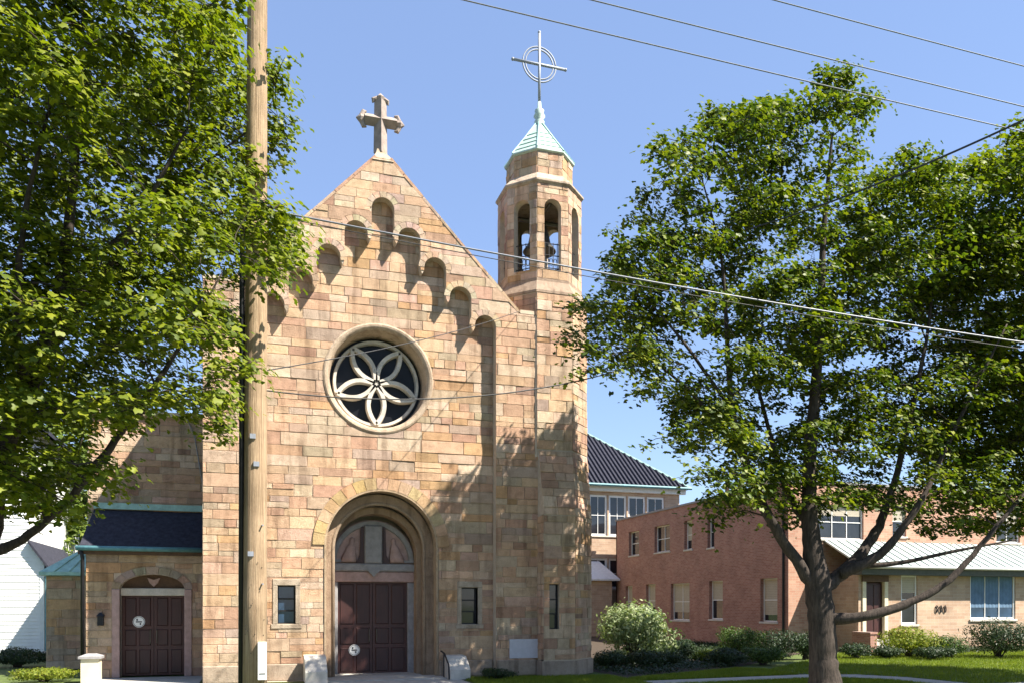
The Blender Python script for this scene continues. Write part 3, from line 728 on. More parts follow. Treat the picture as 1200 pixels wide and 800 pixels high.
m = MB(); m.prism(FPd, [(sdc-.16, 2.62), (sdc-.1, 2.48), (sdc, 2.38), (sdc+.1, 2.48), (sdc+.16, 2.62), (sdc, 2.56)], .002, .06); m.build('carved_pendant', 'pink_stone', tyo)
for a, b, h in ((sd[0]-.02, sdc-.005, sdc-.08), (sdc+.005, sd[1]+.02, sdc+.08)): door_leaf('door', FPd, a, b, .02, 2.135, 'door_red', church, (0, .35, .6, 1), h)
p = at_Y(163, 728, PYp+.3); round_sign(FPd, p.x, p.z, .15, 'round white sign on the dark red doors of the small slate-roofed side porch')
pr = MB(); pr.loft([[Vector((pxl-.12+dx, y, z)), Vector((pxr, y, z)), Vector((pxr, y, z+.07)), Vector((pxl-.12+dx, y, z+.07))] for y, z, dx in ((PYp-.16, 3.36, 0), (3.58, 4.42, .12))]); proof = pr.build('porch_roof', 'slate', church)
m = MB(); m.box((pxl+.0, 3.5, 4.505), (pxr, 3.575, 4.67)); m.build('flashing', 'copper_green', proof)
m = MB(); m.tube([(pxl-.2, PYp-.22, 3.35), (pxr, PYp-.22, 3.35)], .065, 8); m.build('gutter', 'copper_teal', proof, True)
m = MB(); m.box((pxl-.16, PYp-.15, 3.2), (pxr, PYp-.03, 3.3)); m.build('fascia', 'wood_trim', proof)
m = MB(); m.tube([(pxl-.08, PYp-.2, 3.3), (pxl-.06, PYp-.1, 3.1), (pxl-.06, PYp-.1, .4)], .05, 8); m.build('downspout', 'iron', church, True)
lt = MB(); q = at_Y(118, 727, PYp-.1); lt.box((q.x-.07, PYp-.16, q.z-.12), (q.x+.07, PYp-.03, q.z+.12)); lt.loft([[Vector((q.x+x*w, PYp-.095+y*w, z)) for x, y in ((-1,-1),(1,-1),(1,1),(-1,1))] for w, z in ((.1, q.z+.121), (.02, q.z+.22))]); lt.build('wall_lantern', 'iron', church)
# vestry further back with copper roof
vb = MB(); vb.box((-5.85, 6.0, 0), (-4.34, 12, 2.75)); vest = vb.build('vestry_wall', 'mortar', church)
FV = Fr((0, 6.0, 0), (1, 0, 0)); lay(vest, FV, rect(-5.85, -4.34, 0, 2.73), [])
vr = MB(); vr.loft([[Vector((x, y, z)) for x, y in ((-6.0, 5.8), (-4.34, 5.8), (-4.34, 12), (-6.0, 12))] for z in (2.76, 2.86)]+[[Vector((-4.5, 7.2, 4.0)), Vector((-4.34, 7.2, 4.0)), Vector((-4.34, 12, 4.0)), Vector((-4.5, 12, 4.0))]]); vroof = vr.build('vestry_roof', 'copper_green', church)
for x in (-5.6, -5.2, -4.8):
    m = MB(); m.tube([(x, 5.8, 2.88), (-4.5+(x+4.62)*.05, 7.2, 4.02)], .018, 4); m.build('roof_seam', 'copper_green', vroof)

# ---- turn the laid stones into objects: the 300 that show largest one by one, the rest joined
STONES.sort(key=lambda s: -s[3])
RC = ROOTLOC['church']
for i, (v, f, c, _, par) in enumerate(STONES[:300]):
    b = MB(); b.v, b.f = v, f; b.build('stone', 'sandstone', par, col=c)
groups = {}
for v, f, c, _, par in STONES[300:]: groups.setdefault(par.name, (par, []))[1].append((v, f, c))
jm = MB(); jc = []
for par, L in groups.values():
    for v, f, c in L: jm.add(v, f); jc += [c]*len(v)
jm.build('stone', 'sandstone', church, col=jc, kind='stuff')
print('stones', len(STONES))

# ------------------------------------------------------------------ right: red brick wing
WX, WY, WH = 21.1, 8.0, 7.0
wing = thing('brick_building', (WX, WY, 0), 'two-storey red brick building with flat roof and pale metal porch roof', 'building')
FL = Fr((WX, 0, 0), (0, -1, 0)); FF = Fr((0, WY, 0), (1, 0, 0))
def PL(px, py):                       # (u, v) on the wing's long shaded wall
    a = math.tan(TH+math.atan((px-600)/FPX)); ry = WX/a; d = WX*math.sin(TH)+ry*math.cos(TH)
    return -(ry+CAM.y), CAM.z+(HOR-py)*d/FPX
def PF(px, py, Y=WY): p = at_Y(px, py, Y); return p.x, p.z
lw = []
for (x0, y0, x1, y1, c, r, b) in ((737, 622, 749, 650, 1, 2, 0), (767, 615, 785, 646, 2, 2, 0), (802, 609, 811, 643, 1, 2, .7), (829, 604, 837, 641, 1, 2, .0),
                                (733, 686, 741, 722, 1, 2, .6), (757, 684, 768, 723, 1, 2, .7), (786, 683, 808, 726, 2, 2, .8), (831, 680, 847, 725, 1, 2, .5), (891, 677, 911, 728, 1, 2, .86)):
    u0, t0 = PL(x0, y0); u1, _ = PL(x1, y0); _, b0 = PL((x0+x1)/2, y1); _, t0 = PL((x0+x1)/2, y0)
    lw.append((u0, u1, b0, t0, c, r, b))
m = MB(); panel(m, FL, rect(-25, -WY-.003, 0, WH), [rect(*w[:4]) for w in lw], .3); wl_ = m.build('side_wall', 'red_brick', wing)
for u0, u1, v0, v1, c, r, b in lw: window(wing, FL, u0, u1, v0, v1, -.22, c, r, 'white_paint', 'glass', .04, b)
fwn = []
for (x0, y0, x1, y1, c, r, b) in ((958, 590, 1012, 631, 3, 2, .3), (1046, 592, 1062, 628, 1, 2, .5)):
    u0, t0 = PF(x0, y0); u1, _ = PF(x1, y0); _, b0 = PF((x0+x1)/2, y1); fwn.append((u0, u1, b0, t0, c, r, b))
for k in range(2): fwn.append((32.2+3*k, 33.6+3*k, 4.75, 6.2, 2, 2, .4))
EY = 6.3; du0, dz = PF(1013, 681, EY); du1, _ = PF(1037, 681, EY)
m = MB(); panel(m, FF, rect(WX+.003, 39, 0, WH), [rect(*w[:4]) for w in fwn], .3); m.build('front_wall', 'tan_brick', wing)
for u0, u1, v0, v1, c, r, b in fwn: window(wing, FF, u0, u1, v0, v1, -.14, c, r, 'white_paint', 'glass', .05, b)
m = MB(); m.box((WX+.25, WY+.25, WH-.35), (39, 25, WH-.2)); m.build('flat_roof', 'asphalt', wing)
m = MB(); m.box((WX-.06, WY-.06, WH+.002), (WX+.26, 25.05, WH+.1)); m.box((WX+.262, WY-.06, WH+.002), (39, WY+.26, WH+.098)); m.build('parapet_cap', 'grey_stone', wing)
m = MB(); m.box((WX, 24.9, 0), (39, 25, WH)); m.build('rear_wall', 'red_brick', wing)
q = at_Y(795, 580, 15); m = MB(); m.tube([(22.6, 15, 6.8), (22.6, 15, 8.2)], .11, 8); m.build('roof_vent', 'wood_trim', wing)
m = MB(); m.tube([(WX-.07, WY+.25, WH-.2), (WX-.07, WY+.25, .1)], .05, 8); m.build('downspout', 'iron', wing)
# single-storey front room with standing-seam roof
FE = Fr((0, EY, 0), (1, 0, 0)); ex0 = PF(1006, 700, EY)[0]; ew = []
for (x0, y0, x1, y1, c, r, b, g) in ((1056, 673, 1075, 731, 1, 2, .35, 'glass'), (1137, 672, 1190, 725, 3, 1, 0, 'blue_glass')):
    u0, t0 = PF(x0, y0, EY); u1, _ = PF(x1, y0, EY); _, b0 = PF((x0+x1)/2, y1, EY); ew.append((u0, u1, b0, t0, c, r, b, g))
m = MB(); panel(m, FE, rect(ex0, 39, 0, 3.3), [rect(*w[:4]) for w in ew]+[rect(du0, du1, .5, dz)], .25); m.box((ex0, EY+.24, 0), (ex0+.25, WY, 3.3)); m.build('front_room_wall', 'buff_brick', wing)
for u0, u1, v0, v1, c, r, b, g in ew:
    w = window(wing, FE, u0, u1, v0, v1, -.1, c, r, 'white_paint', g, .06, b, .08)
    if c == 3:
        m = MB(); m.add([FE.p(u0+.1+(u1-u0-.2)*i/24, z, -.084+.012*(i % 2)) for z in (v0+.5, v1-.1) for i in range(25)], [(i, i+1, i+26, i+25) for i in range(24)]); m.build('curtain', 'blue_curtain', w)
FDw = Fr((0, EY+.12, 0), (1, 0, 0)); door_leaf('door', FDw, du0+.06, du1-.06, .5, dz-.06, 'door_dark', wing, (0, .4, 1), du1-.2)
for a, b in ((du0-.12, du0+.05), (du1-.05, du1+.12)): m = MB(); m.fbox(FE, a, b, .5, dz+.1, -.1, .05); m.build('door_frame', 'cream_paint', wing)
m = MB(); m.fbox(FE, du0-.14, du1+.14, dz+.003, dz+.25, -.1, .06); m.build('door_frame', 'wood_trim', wing)
# entrance steps and cheek walls
for k in range(3):
    m = MB(); m.box((du0-.3, EY-.32*(3-k)-.02, .002+.165*k), (du1+.3, EY-.02, .165*(k+1))); m.build('step', 'concrete', wing)
for a, b in ((du0-.62, du0-.31), (du1+.31, du1+.62)): m = MB(); m.box((a, EY-1.05, 0), (b, EY-.03, .75)); m.box((a-.03, EY-1.08, .752), (b+.03, EY-.03, .83)); m.build('step_wall', 'red_brick', wing)
RX0 = PF(1009, 660, EY-.5)[0]
m = MB(); m.loft([[Vector((x, EY-.55, 3.38)), Vector((x, WY-.01, 4.55)), Vector((x, WY-.01, 4.62)), Vector((x, EY-.55, 3.46))] for x in (RX0, 39)]); er = m.build('front_room_roof', 'metal_roof', wing)
x = RX0+.2
while x < 38.8:
    m = MB(); m.loft([[Vector((x+a, EY-.555, 3.462)), Vector((x+a, WY-.02, 4.622)), Vector((x+a, WY-.02, 4.662)), Vector((x+a, EY-.555, 3.502))] for a in (-.016, .016)]); m.build('roof_seam', 'metal_roof', er); x += .45
m = MB(); m.tube([(RX0-.05, EY-.62, 3.4), (39, EY-.62, 3.4)], .06, 8); m.build('gutter', 'white_paint', er, True)
m = MB(); m.box((RX0+.05, EY-.5, 3.1), (39, EY-.02, 3.36)); m.build('soffit', 'fascia_dark', er)
# iron curls standing in for the unreadable house number between the front windows
ou, ov_ = PF(1102, 713, EY); m = MB()
for k, s in enumerate((-.22, 0, .22)):
    m.tube([FE.p(ou+s+.08*math.cos(a)*(1-.4*t), ov_+.14*math.sin(a), .03) for t, a in [(i/14, 2*math.pi*i/14+k) for i in range(15)]], .016, 5)
    m.tube([FE.p(ou+s, ov_-.16, .03), FE.p(ou+s+.02, ov_+.16, .03)], .012, 5)
m.build('house_number_marks', 'iron', wing)

# ------------------------------------------------------------------ rear parish hall between church and brick wing
hall = thing('parish_hall', (19, 26, 0), 'sandstone hall with steep dark hipped roof and white-framed windows behind bell tower', 'building')
FH = Fr((0, 26, 0), (1, 0, 0)); hw = []
for k in range(4):
    x0, x1 = 19.75+1.32*k, 20.97+1.32*k; hw.append((x0, x1, 6.2, 8.75))
for k in range(4):
    x0, x1 = 19.75+1.32*k, 20.97+1.32*k; hw.append((x0, x1, 2.9, 4.8))
m = MB(); panel(m, FH, rect(11, 26, 0, 9.2), [rect(*w) for w in hw], .3); m.box((25.7, 26.29, 0), (26, 42, 9.2)); hwall = m.build('wall', 'buff_brick', hall)
for k, w in enumerate(hw): window(hall, FH, *w, -.14, 2, 2, 'white_paint', 'glass', .06, 0, .13)
m = MB(); m.box((10.8, 25.7, 8.95), (26.3, 25.98, 9.25)); m.build('fascia', 'white_paint', hall)
m = MB(); m.loft([[Vector((10.5, 25.4, 9.26)), Vector((26.5, 25.4, 9.26)), Vector((26.5, 42, 9.26)), Vector((10.5, 42, 9.26))], [Vector((16, 33.5, 15.7)), Vector((19, 33.5, 15.7)), Vector((19, 34, 15.7)), Vector((16, 34, 15.7))]]); hroof = m.build('roof', 'slate', hall)
m = MB(); x = 10.8
while x < 26.4:                                         # rolls of the pan-tiled roof, too fine to pick apart singly
    t = min(1, max(.02, (26.5-x)/7.5)) if x > 19 else min(1, max(.02, (x-10.5)/5.5)); m.tube([(x, 25.38, 9.30), (x, 25.4+8.1*t, 9.30+6.44*t)], .085, 6); x += .3
m.build('tile_roll', 'slate', hroof, kind='stuff')
m = MB(); m.tube([(26.5, 25.4, 9.3), (19, 33.5, 15.75)], .09, 6); m.build('hip_cap', 'copper_green', hroof)
m = MB(); m.tube([(10.6, 25.33, 9.28), (26.5, 25.33, 9.28)], .09, 6); m.build('gutter', 'copper_teal', hroof)
# side door with small canopy on the hall
q = at_Y(707, 678, 25); m = MB(); m.loft([[Vector((18.8, 24.3, 3.35)), Vector((21.05, 24.3, 3.35)), Vector((21.05, 25.98, 3.35)), Vector((18.8, 25.98, 3.35))], [Vector((18.8, 24.3, 3.45)), Vector((21.05, 24.3, 3.45)), Vector((20.4, 25.98, 4.6)), Vector((18.8, 25.98, 4.6))]]); m.build('canopy', 'white_paint', hall)
m = MB(); m.box((19.2, 24.5, 0), (20.6, 25.98, 3.34)); m.build('entrance_bay', 'buff_brick', hall)

# ------------------------------------------------------------------ left: white clapboard house
house = thing('clapboard_house', (-12, 13, 0), 'white clapboard house with gabled roof beside the church vestry', 'house')
hx1 = at_Y(34, 700, 13).x; hx0 = hx1-9; pk = (hx0+hx1)/2; ex1 = at_Y(52, 700, 13).x
def clap(mb, fr, outer, h=.13):
    v0 = min(p[1] for p in outer); v1 = max(p[1] for p in outer); z = v0
    while z < v1:
        # width of the outline at this board
        def span(v):
            xs = []
            for i in range(len(outer)):
                (ax, ay), (bx, by) = outer[i], outer[(i+1) % len(outer)]
                if (ay <= v) != (by <= v): xs.append(ax+(bx-ax)*(v-ay)/(by-ay))
            return (min(xs), max(xs)) if len(xs) > 1 else None
        s = span(z+h*.5)
        if s: mb.add([fr.p(s[0], z, .03), fr.p(s[1], z, .03), fr.p(s[1], z+h, .008), fr.p(s[0], z+h, .008), fr.p(s[0], z, .0), fr.p(s[1], z, .0)], [(0, 1, 2, 3), (4, 5, 1, 0)])
        z += h
FHh = Fr((0, 13, 0), (1, 0, 0)); g0 = [(hx0, 0), (hx1, 0), (hx1, 8.6), (pk, 12.2), (hx0, 8.6)]
m = MB(); m.prism(FHh, g0, -9, 0); clap(m, FHh, g0); m.build('wall', 'white_siding', house)
ze0, ze1 = at_Y(34, 637, 13).z, at_Y(52, 661, 13).z
g1 = [(hx1+.004, 0), (ex1, 0), (ex1, ze1), (hx1+.004, ze0)]
m = MB(); m.prism(FHh, g1, -6, 0); clap(m, FHh, g1); m.build('lean_to_wall', 'white_siding', house)
m = MB(); a = Vector((hx1+.01, 12.75, ze0+.03)); b = Vector((ex1+.25, 12.75, ze1-.28)); m.loft([[a, b, b+Vector((0, 0, .12)), a+Vector((0, 0, .12))], [q+Vector((0, 6.2, 0)) for q in (a, b, b+Vector((0, 0, .12)), a+Vector((0, 0, .12)))]]); m.build('lean_to_roof', 'slate', house)
m = MB()
for sg in (-1, 1):
    a = Vector((pk, 12.7, 12.35)); b = Vector((pk+sg*4.95, 12.7, 8.35)); m.loft([[a, b, b+Vector((0, 0, .16)), a+Vector((0, 0, .16))], [p+Vector((0, 9.6, 0)) for p in (a, b, b+Vector((0, 0, .16)), a+Vector((0, 0, .16)))]])
m.build('roof', 'slate', house)
m = MB(); m.box((ex1-.14, 12.955, 0), (ex1+.005, 12.966, ze1-.1)); m.build('corner_board', 'white_paint', house)
for x0, x1, z0, z1 in ((hx1-2.6, hx1-1.6, 1.0, 2.6), (hx1-2.6, hx1-1.6, 4.2, 5.8), (hx1-5, hx1-4, 1, 2.6), (hx1-5, hx1-4, 4.2, 5.8)): window(house, FHh, x0, x1, z0, z1, .032, 1, 2, 'white_paint', 'glass', .12, .5)
m = MB(); m.tube([(ex1+.08, 12.93, ze1-.3), (ex1+.08, 12.93, .2)], .05, 6); m.build('downspout', 'copper_teal', house)

# ------------------------------------------------------------------ utility pole and wires
PP = at_depth(298, 700, 12.0); PP.z = 0
pole = thing('utility_pole', PP, 'tall weathered wooden utility pole with dark conduit in front of the church', 'pole')
m = MB(); zs = [0, 2, 4, 6, 8, 10, 12, 13.4]; m.tube([(PP.x+.004*z, PP.y, z) for z in zs], [.178-.0035*z for z in zs], 20); m.build('shaft', 'pole_wood', pole, True)
m = MB(); m.tube([(PP.x-.19, PP.y-.02, 0), (PP.x-.165, PP.y-.02, 7.6), (PP.x-.10, PP.y-.02, 8.0)], .038, 8); m.build('conduit', 'iron', pole, True)
m = MB(); m.box((PP.x-1.3, PP.y-.08, 12.4), (PP.x+1.3, PP.y+.08, 12.52)); m.build('cross_arm', 'pole_wood', pole)
m = MB(); m.box((PP.x+.05, PP.y-.26, .82), (PP.x+.17, PP.y-.12, 1.36)); po = m.build('marker_board', 'sign_white', pole)
m = MB(); m.box((PP.x+.065, PP.y-.264, .9), (PP.x+.155, PP.y-.261, .915)); m.build('printed_line', 'sign_black', po)
for z, s in ((3.05, 1), (2.2, -1)): m = MB(); m.tube([(PP.x+.1, PP.y-.12, z), (PP.x+.12, PP.y-.2, z)], .012, 5); m.build('climbing_bolt', 'steel', pole)
for z, dx in ((2.6, -.05), (3.9, .03), (4.3, -.02)):
    m = MB(); m.box((PP.x+dx-.04, PP.y-.182, z), (PP.x+dx+.04, PP.y-.160, z+.07)); m.build('tag_plate', 'steel', pole)
for k in range(14):
    z = 1.1+U(0, 1.6); a = U(-2.4, -.7); m = MB(); c = Vector((PP.x+.176*math.cos(a), PP.y+.176*math.sin(a), z)); m.tube([c, c+Vector((.012*math.cos(a), .012*math.sin(a), 0))], .006, 5); m.build('staple', 'iron', pole)
for z in (7.55, 7.75, 9.6):
    m = MB(); m.tube([(PP.x, PP.y-.2, z), (PP.x, PP.y-.12, z)], .022, 6); m.build('through_bolt', 'iron', pole)
m = MB(); m.tube([(PP.x+.172, PP.y-.03, .05), (PP.x+.16, PP.y-.03, 12.3)], .008, 5); m.build('ground_wire', 'bronze', pole)
def wire(a, b, sag, r, m_, label, group='overhead wires'):
    a, b = Vector(a), Vector(b); k = 24; w = MB()
    w.tube([a+(b-a)*i/k-Vector((0, 0, sag*4*(i/k)*(1-i/k))) for i in range(k+1)], r, 5)
    tag(w.build('overhead_wire', m_), label, 'wire', group)
def along(y, px0, py0, px1, py1):   # two points on the vertical plane Y = y
    return at_Y(px0, py0, y), at_Y(px1, py1, y)
PY = PP.y
def street_wire(z, y, sag, r, m_, label):
    wire((-30, y, z), (PP.x+.02, y, z), sag, r, m_, label+' running left past the pole'); wire((PP.x+.02, y, z), (38, y, z-.1), sag, r, m_, label+' running right from the pole')
z1 = at_Y(300, -58, PY).z; z2 = at_Y(300, -92, PY).z; z3 = at_Y(300, -170, PY).z
street_wire(z1, PY, .1, .011, 'steel_wire', 'lowest thin bare power line above the roofs')
street_wire(z2, PY-.1, .1, .011, 'steel_wire', 'middle thin bare power line above the roofs')
street_wire(z3, PY+.1, .1, .011, 'steel_wire', 'topmost thin bare power line above the roofs')
a = at_Y(312, 246, PY); wire((a.x, PY, a.z), (38, PY, a.z-.1), .55, .015, 'steel_wire', 'grey telephone cable crossing the gable and belfry')
wire((a.x, PY+.02, a.z-.06), (38, PY+.02, a.z-.16), .62, .007, 'wire', 'thin black line slung under the grey telephone cable')
b = at_depth(608, 365, 22.0); wire(at_depth(310, 434, 12), b, .12, .009, 'wire', 'thin black service wire from pole to the tower shoulder')
b = at_depth(745, 428, 15); wire(at_depth(310, 457, 12), b, .33, .011, 'wire', 'black service cable sagging below the rose window')
wire(at_depth(1260, 112, 11), at_depth(880, 268, 15.5), .12, .016, 'wire', 'thick black service drop rising into the maple beside the walkway')

# ------------------------------------------------------------------ vegetation
def leaf_shape(kind):
    if kind == 'maple':
        out = [(0, -.35), (.28, -.42), (.22, -.12), (.55, -.02), (.28, .18), (.3, .42), (.08, .34), (0, .66), (-.08, .34), (-.3, .42), (-.28, .18), (-.55, -.02), (-.22, -.12), (-.28, -.42)]
        out = out[::1]; V = [(0, .02, 0)]+[(x, y, -.22*abs(x)-.08*y*y) for x, y in out]; k = len(out)
        return np.array(V), [(0, 1+i, 1+(i+1) % k) for i in range(k)]
    if kind == 'simple':
        V = [(0, -.5, 0), (.26, -.05, -.07), (0, .6, -.06), (-.26, -.05, -.07), (0, 0, .0)]
        return np.array(V), [(0, 1, 4), (1, 2, 4), (2, 3, 4), (3, 0, 4)]
    if kind == 'star':
        out = [(0, -.4), (.5, -.2), (.25, .1), (.3, .45), (0, .6), (-.3, .45), (-.25, .1), (-.5, -.2)]
        V = [(0, .02, .03)]+[(x, y, -.15*abs(x)) for x, y in out]; k = len(out)
        return np.array(V), [(0, 1+i, 1+(i+1) % k) for i in range(k)]
def leaves_mesh(name, P, Nn, size, kind, m, parent, rng, kind_tag=None):
    """one mesh of many real leaves: positions P, facing Nn"""
    V, F = leaf_shape(kind); n = len(P); k = len(V)
    Nn = Nn/np.linalg.norm(Nn, axis=1, keepdims=True)
    t = rng.normal(size=(n, 3)); t -= Nn*(t*Nn).sum(1, keepdims=True); t /= np.linalg.norm(t, axis=1, keepdims=True)
    t[:, 2] -= .35; t -= Nn*(t*Nn).sum(1, keepdims=True); t /= np.linalg.norm(t, axis=1, keepdims=True)
    s = np.cross(t, Nn); sz = size*rng.uniform(.6, 1.25, size=(n, 1, 1))
    co = P[:, None, :]+sz*(s[:, None, :]*V[None, :, 0:1]+t[:, None, :]*V[None, :, 1:2]+Nn[:, None, :]*V[None, :, 2:3]*rng.uniform(.2, 1.8, size=(n, 1, 1)))
    off = np.array(rootloc(parent)); co = (co-off).reshape(-1, 3).astype(np.float32)
    F = np.array(F); idx = (F[None]+(np.arange(n)*k)[:, None, None]).reshape(-1)
    me = bpy.data.meshes.new(name); me.vertices.add(len(co)); me.vertices.foreach_set('co', co.ravel())
    nf = n*len(F); me.loops.add(nf*3); me.loops.foreach_set('vertex_index', idx.astype(np.int32))
    me.polygons.add(nf); me.polygons.foreach_set('loop_start', np.arange(0, nf*3, 3, dtype=np.int32)); me.polygons.foreach_set('loop_total', np.full(nf, 3, dtype=np.int32))
    me.update(calc_edges=True); me.materials.append(MATS[m])
    o = bpy.data.objects.new(name, me); COL.objects.link(o); o.parent = parent
    if kind_tag: o['kind'] = kind_tag
    return o

def maple(name, label, base, limbs, accept, centre, radii, nclump, leaves_per, leaf, lm, seed, clump_r=(.45, .85), group=None, kind='star', bark='maple_bark', sep=.33, void=-.14, thin=1):
    """limbs: list of polylines [(point, radius)...], the first the trunk; clumps of leaves fill the crown where accept(point) is true,
    each joined to the nearest limb by a branch of its own"""
    rng = np.random.default_rng(seed); rr = random.Random(seed)
    t = thing(name, base, label, 'tree', group)
    nodes, par, rad = [], [], []
    def add(p, q, r): nodes.append(Vector(p)); par.append(q); rad.append(r); return len(nodes)-1
    tr_m = MB()
    for li, L in enumerate(limbs):
        pts = [Vector(p) for p, r in L]; rs = [r for p, r in L]
        # smooth and roughen
        P, R = [], []
        for i in range(len(pts)-1):
            p0 = pts[max(0, i-1)]; p1 = pts[i]; p2 = pts[i+1]; p3 = pts[min(len(pts)-1, i+2)]
            for q in range(5):
                s = q/5; P.append(.5*((2*p1)+(p2-p0)*s+(2*p0-5*p1+4*p2-p3)*s*s+(3*p1-p0-3*p2+p3)*s**3)); R.append(rs[i]+(rs[i+1]-rs[i])*s)
        P.append(pts[-1]); R.append(rs[-1])
        P = [p+Vector((rr.gauss(0, .12*r)*(1 if li else .3), rr.gauss(0, .12*r)*(1 if li else .3), 0)) if 0 < i else p for i, (p, r) in enumerate(zip(P, R))]
        R = [r*(rr.uniform(.93, 1.08)*thin if li else rr.uniform(.975, 1.025)) for r in R]
        tr_m.tube(P, R, 12 if li == 0 else 9)
        prev = None
        for i, (p, r) in enumerate(zip(P, R)):
            if li == 0 and i < len(P)*.6: prev = add(p, prev if prev is not None else -1, r); continue
            prev = add(p, prev if prev is not None else -1, r)
    nfix = len(nodes)
    trunk = tr_m.build('trunk', bark, t, True)
    C = Vector(centre); cl = []
    tries = 0
    while len(cl) < nclump and tries < nclump*120:
        tries += 1
        d = Vector((rr.uniform(-1, 1), rr.uniform(-1, 1), rr.uniform(-1, 1)))
        if abs(d.x)**2.6+abs(d.y)**2.6+abs(d.z)**2.6 > 1: continue
        p = C+Vector((d.x*radii[0], d.y*radii[1], d.z*radii[2]))
        if p.z < 1.5 or not accept(p) or mnoise.noise(p*.75+Vector((seed, 0, 0))) < void: continue
        if any((p-c).length < sep for c in cl): continue
        cl.append(p)
    low = Vector((C.x, C.y, C.z-radii[2]*.7))
    cl.sort(key=lambda p: (p-low).length)
    bm_ = MB()
    start = max(0, int(len(limbs[0])*5*.5))
    for p in cl:
        best, bd = None, 1e9
        for i in range(start, len(nodes)):
            q = nodes[i]; d = (p-q).length+.5*max(0, q.z-p.z)+(.0 if i < nfix else .15)
            if d < bd: bd, best = d, i
        q = nodes[best]; L = (p-q).length; n = max(2, int(L/.35)); r0 = min(rad[best]*.6, .012+.011*L); prev = best
        side = Vector((rr.gauss(0, 1), rr.gauss(0, 1), 0))*.10*L; pts, rs = [q], [r0]
        for i in range(1, n+1):
            s = i/n; x = q.lerp(p, s)+side*math.sin(math.pi*s)+Vector((0, 0, .12*L*math.sin(math.pi*s)))+Vector((rr.gauss(0, .03), rr.gauss(0, .03), rr.gauss(0, .03)))
            r = r0*(1-s)+.006*s; pts.append(x); rs.append(r); prev = add(x, prev, r)
        bm_.tube(pts, rs, 5)
    PA, NA = [], []
    for c in cl:
        R = rr.uniform(*clump_r); n = int(leaves_per*(R/.65)**2); k = rr.randint(3, 5)
        # a few drooping sprays per clump
        for j in range(k):
            a = rr.uniform(0, 2*math.pi); o = Vector((math.cos(a), math.sin(a), rr.uniform(-.35, .6)))*R*rr.uniform(.25, 1.0); sc = np.array(c+o); m_ = n//k
            g = rng.normal(size=(m_, 3))*.42
            pos = sc+g*np.array([R*.74, R*.74, R*.36]); rad2 = ((g[:, :2])**2).sum(1); pos[:, 2] -= .22*R*rad2
            nr = np.array([0, 0, .75])+np.stack([g[:, 0]*.7, g[:, 1]*.7, g[:, 2]*.4], 1)+rng.normal(size=(m_, 3))*.38+np.array([SUN.x, SUN.y, .4])*.8
            PA.append(pos); NA.append(nr)
            q = Vector(c); bm_.tube([q, q.lerp(Vector(sc), .6)+Vector((0, 0, .04)), Vector(sc)], [.008, .006, .003], 4)
    bm_.build('branches', bark, t)
    PA = np.concatenate(PA); NA = np.concatenate(NA)
    leaves_mesh('crown', PA, NA, leaf, kind, lm, t, rng)
    print(name, len(cl), 'clumps', len(PA), 'leaves')
    return t
def D(px, py, d): return at_depth(px, py, d)

# right maple: trunk and limbs measured from the photograph
bt = D(965, 708, 17.00); bt.z = 0
limbs = [[((bt.x+.04, bt.y, -.05), 0.432), ((bt.x+.02, bt.y, .35), 0.324), (D(965, 770, 17.00), 0.282), (D(962, 720, 17.00), 0.270), (D(958, 680, 17.00), 0.264), (D(952, 640, 17.00), 0.192), (D(948, 590, 17.11), 0.156), (D(950, 520, 17.34), 0.132), (D(960, 400, 17.45), 0.096), (D(965, 280, 17.57), 0.060), (D(975, 160, 17.57), 0.024)],
         [(D(958, 690, 17.00), 0.192), (D(925, 645, 16.89), 0.144), (D(895, 595, 16.77), 0.120), (D(873, 540, 17.20), 0.096), (D(858, 480, 17.20), 0.078), (D(852, 400, 17.20), 0.060), (D(845, 300, 17.20), 0.036), (D(820, 200, 17.20), 0.014)],
         [(D(962, 690, 17.00), 0.204), (D(995, 665, 17.11), 0.168), (D(1022, 630, 17.34), 0.132), (D(1040, 590, 17.57), 0.102), (D(1060, 520, 17.91), 0.072), (D(1085, 400, 18.36), 0.048), (D(1100, 280, 18.70), 0.018)],
         [(D(985, 672, 17.00), 0.156), (D(1030, 650, 16.77), 0.120), (D(1060, 615, 16.70), 0.090), (D(1085, 575, 16.70), 0.072), (D(1130, 480, 17.20), 0.048), (D(1180, 380, 17.20), 0.018)],
         [(D(966, 725, 17.00), 0.168), (D(1010, 722, 16.70), 0.132), (D(1060, 708, 16.70), 0.108), (D(1105, 685, 16.70), 0.090), (D(1140, 650, 16.70), 0.072), (D(1190, 590, 16.70), 0.048), (D(1250, 520, 17.20), 0.018)],
         [(D(1010, 663, 17.11), 0.072), (D(1060, 658, 17.00), 0.060), (D(1120, 645, 16.77), 0.042), (D(1190, 632, 16.70), 0.018)],
         [(D(950, 620, 17.00), 0.096), (D(920, 570, 17.45), 0.072), (D(895, 480, 18.13), 0.054), (D(870, 380, 18.81), 0.024)],
         [(D(873, 540, 17.20), 0.060), (D(820, 470, 17.20), 0.042), (D(760, 420, 17.20), 0.024), (D(700, 400, 17.20), 0.010)],
         [(D(858, 480, 17.20), 0.054), (D(800, 400, 17.20), 0.036), (D(740, 330, 17.45), 0.014)]]
silR = [(682,452),(676,400),(688,350),(715,318),(724,272),(752,265),(764,208),(782,190),(800,122),(825,112),(850,132),(905,122),(945,122),(968,92),(985,75),(1008,105),(1012,150),(1005,195),(1050,192),(1100,188),(1140,225),(1200,200),(1290,240),(1330,400),(1300,600),(1230,640),(1170,645),(1130,640),(1078,605),(1045,600),(1005,590),(960,612),(905,595),(860,622),(815,545),(775,520),(765,480),(748,432),(715,428),(690,452)]
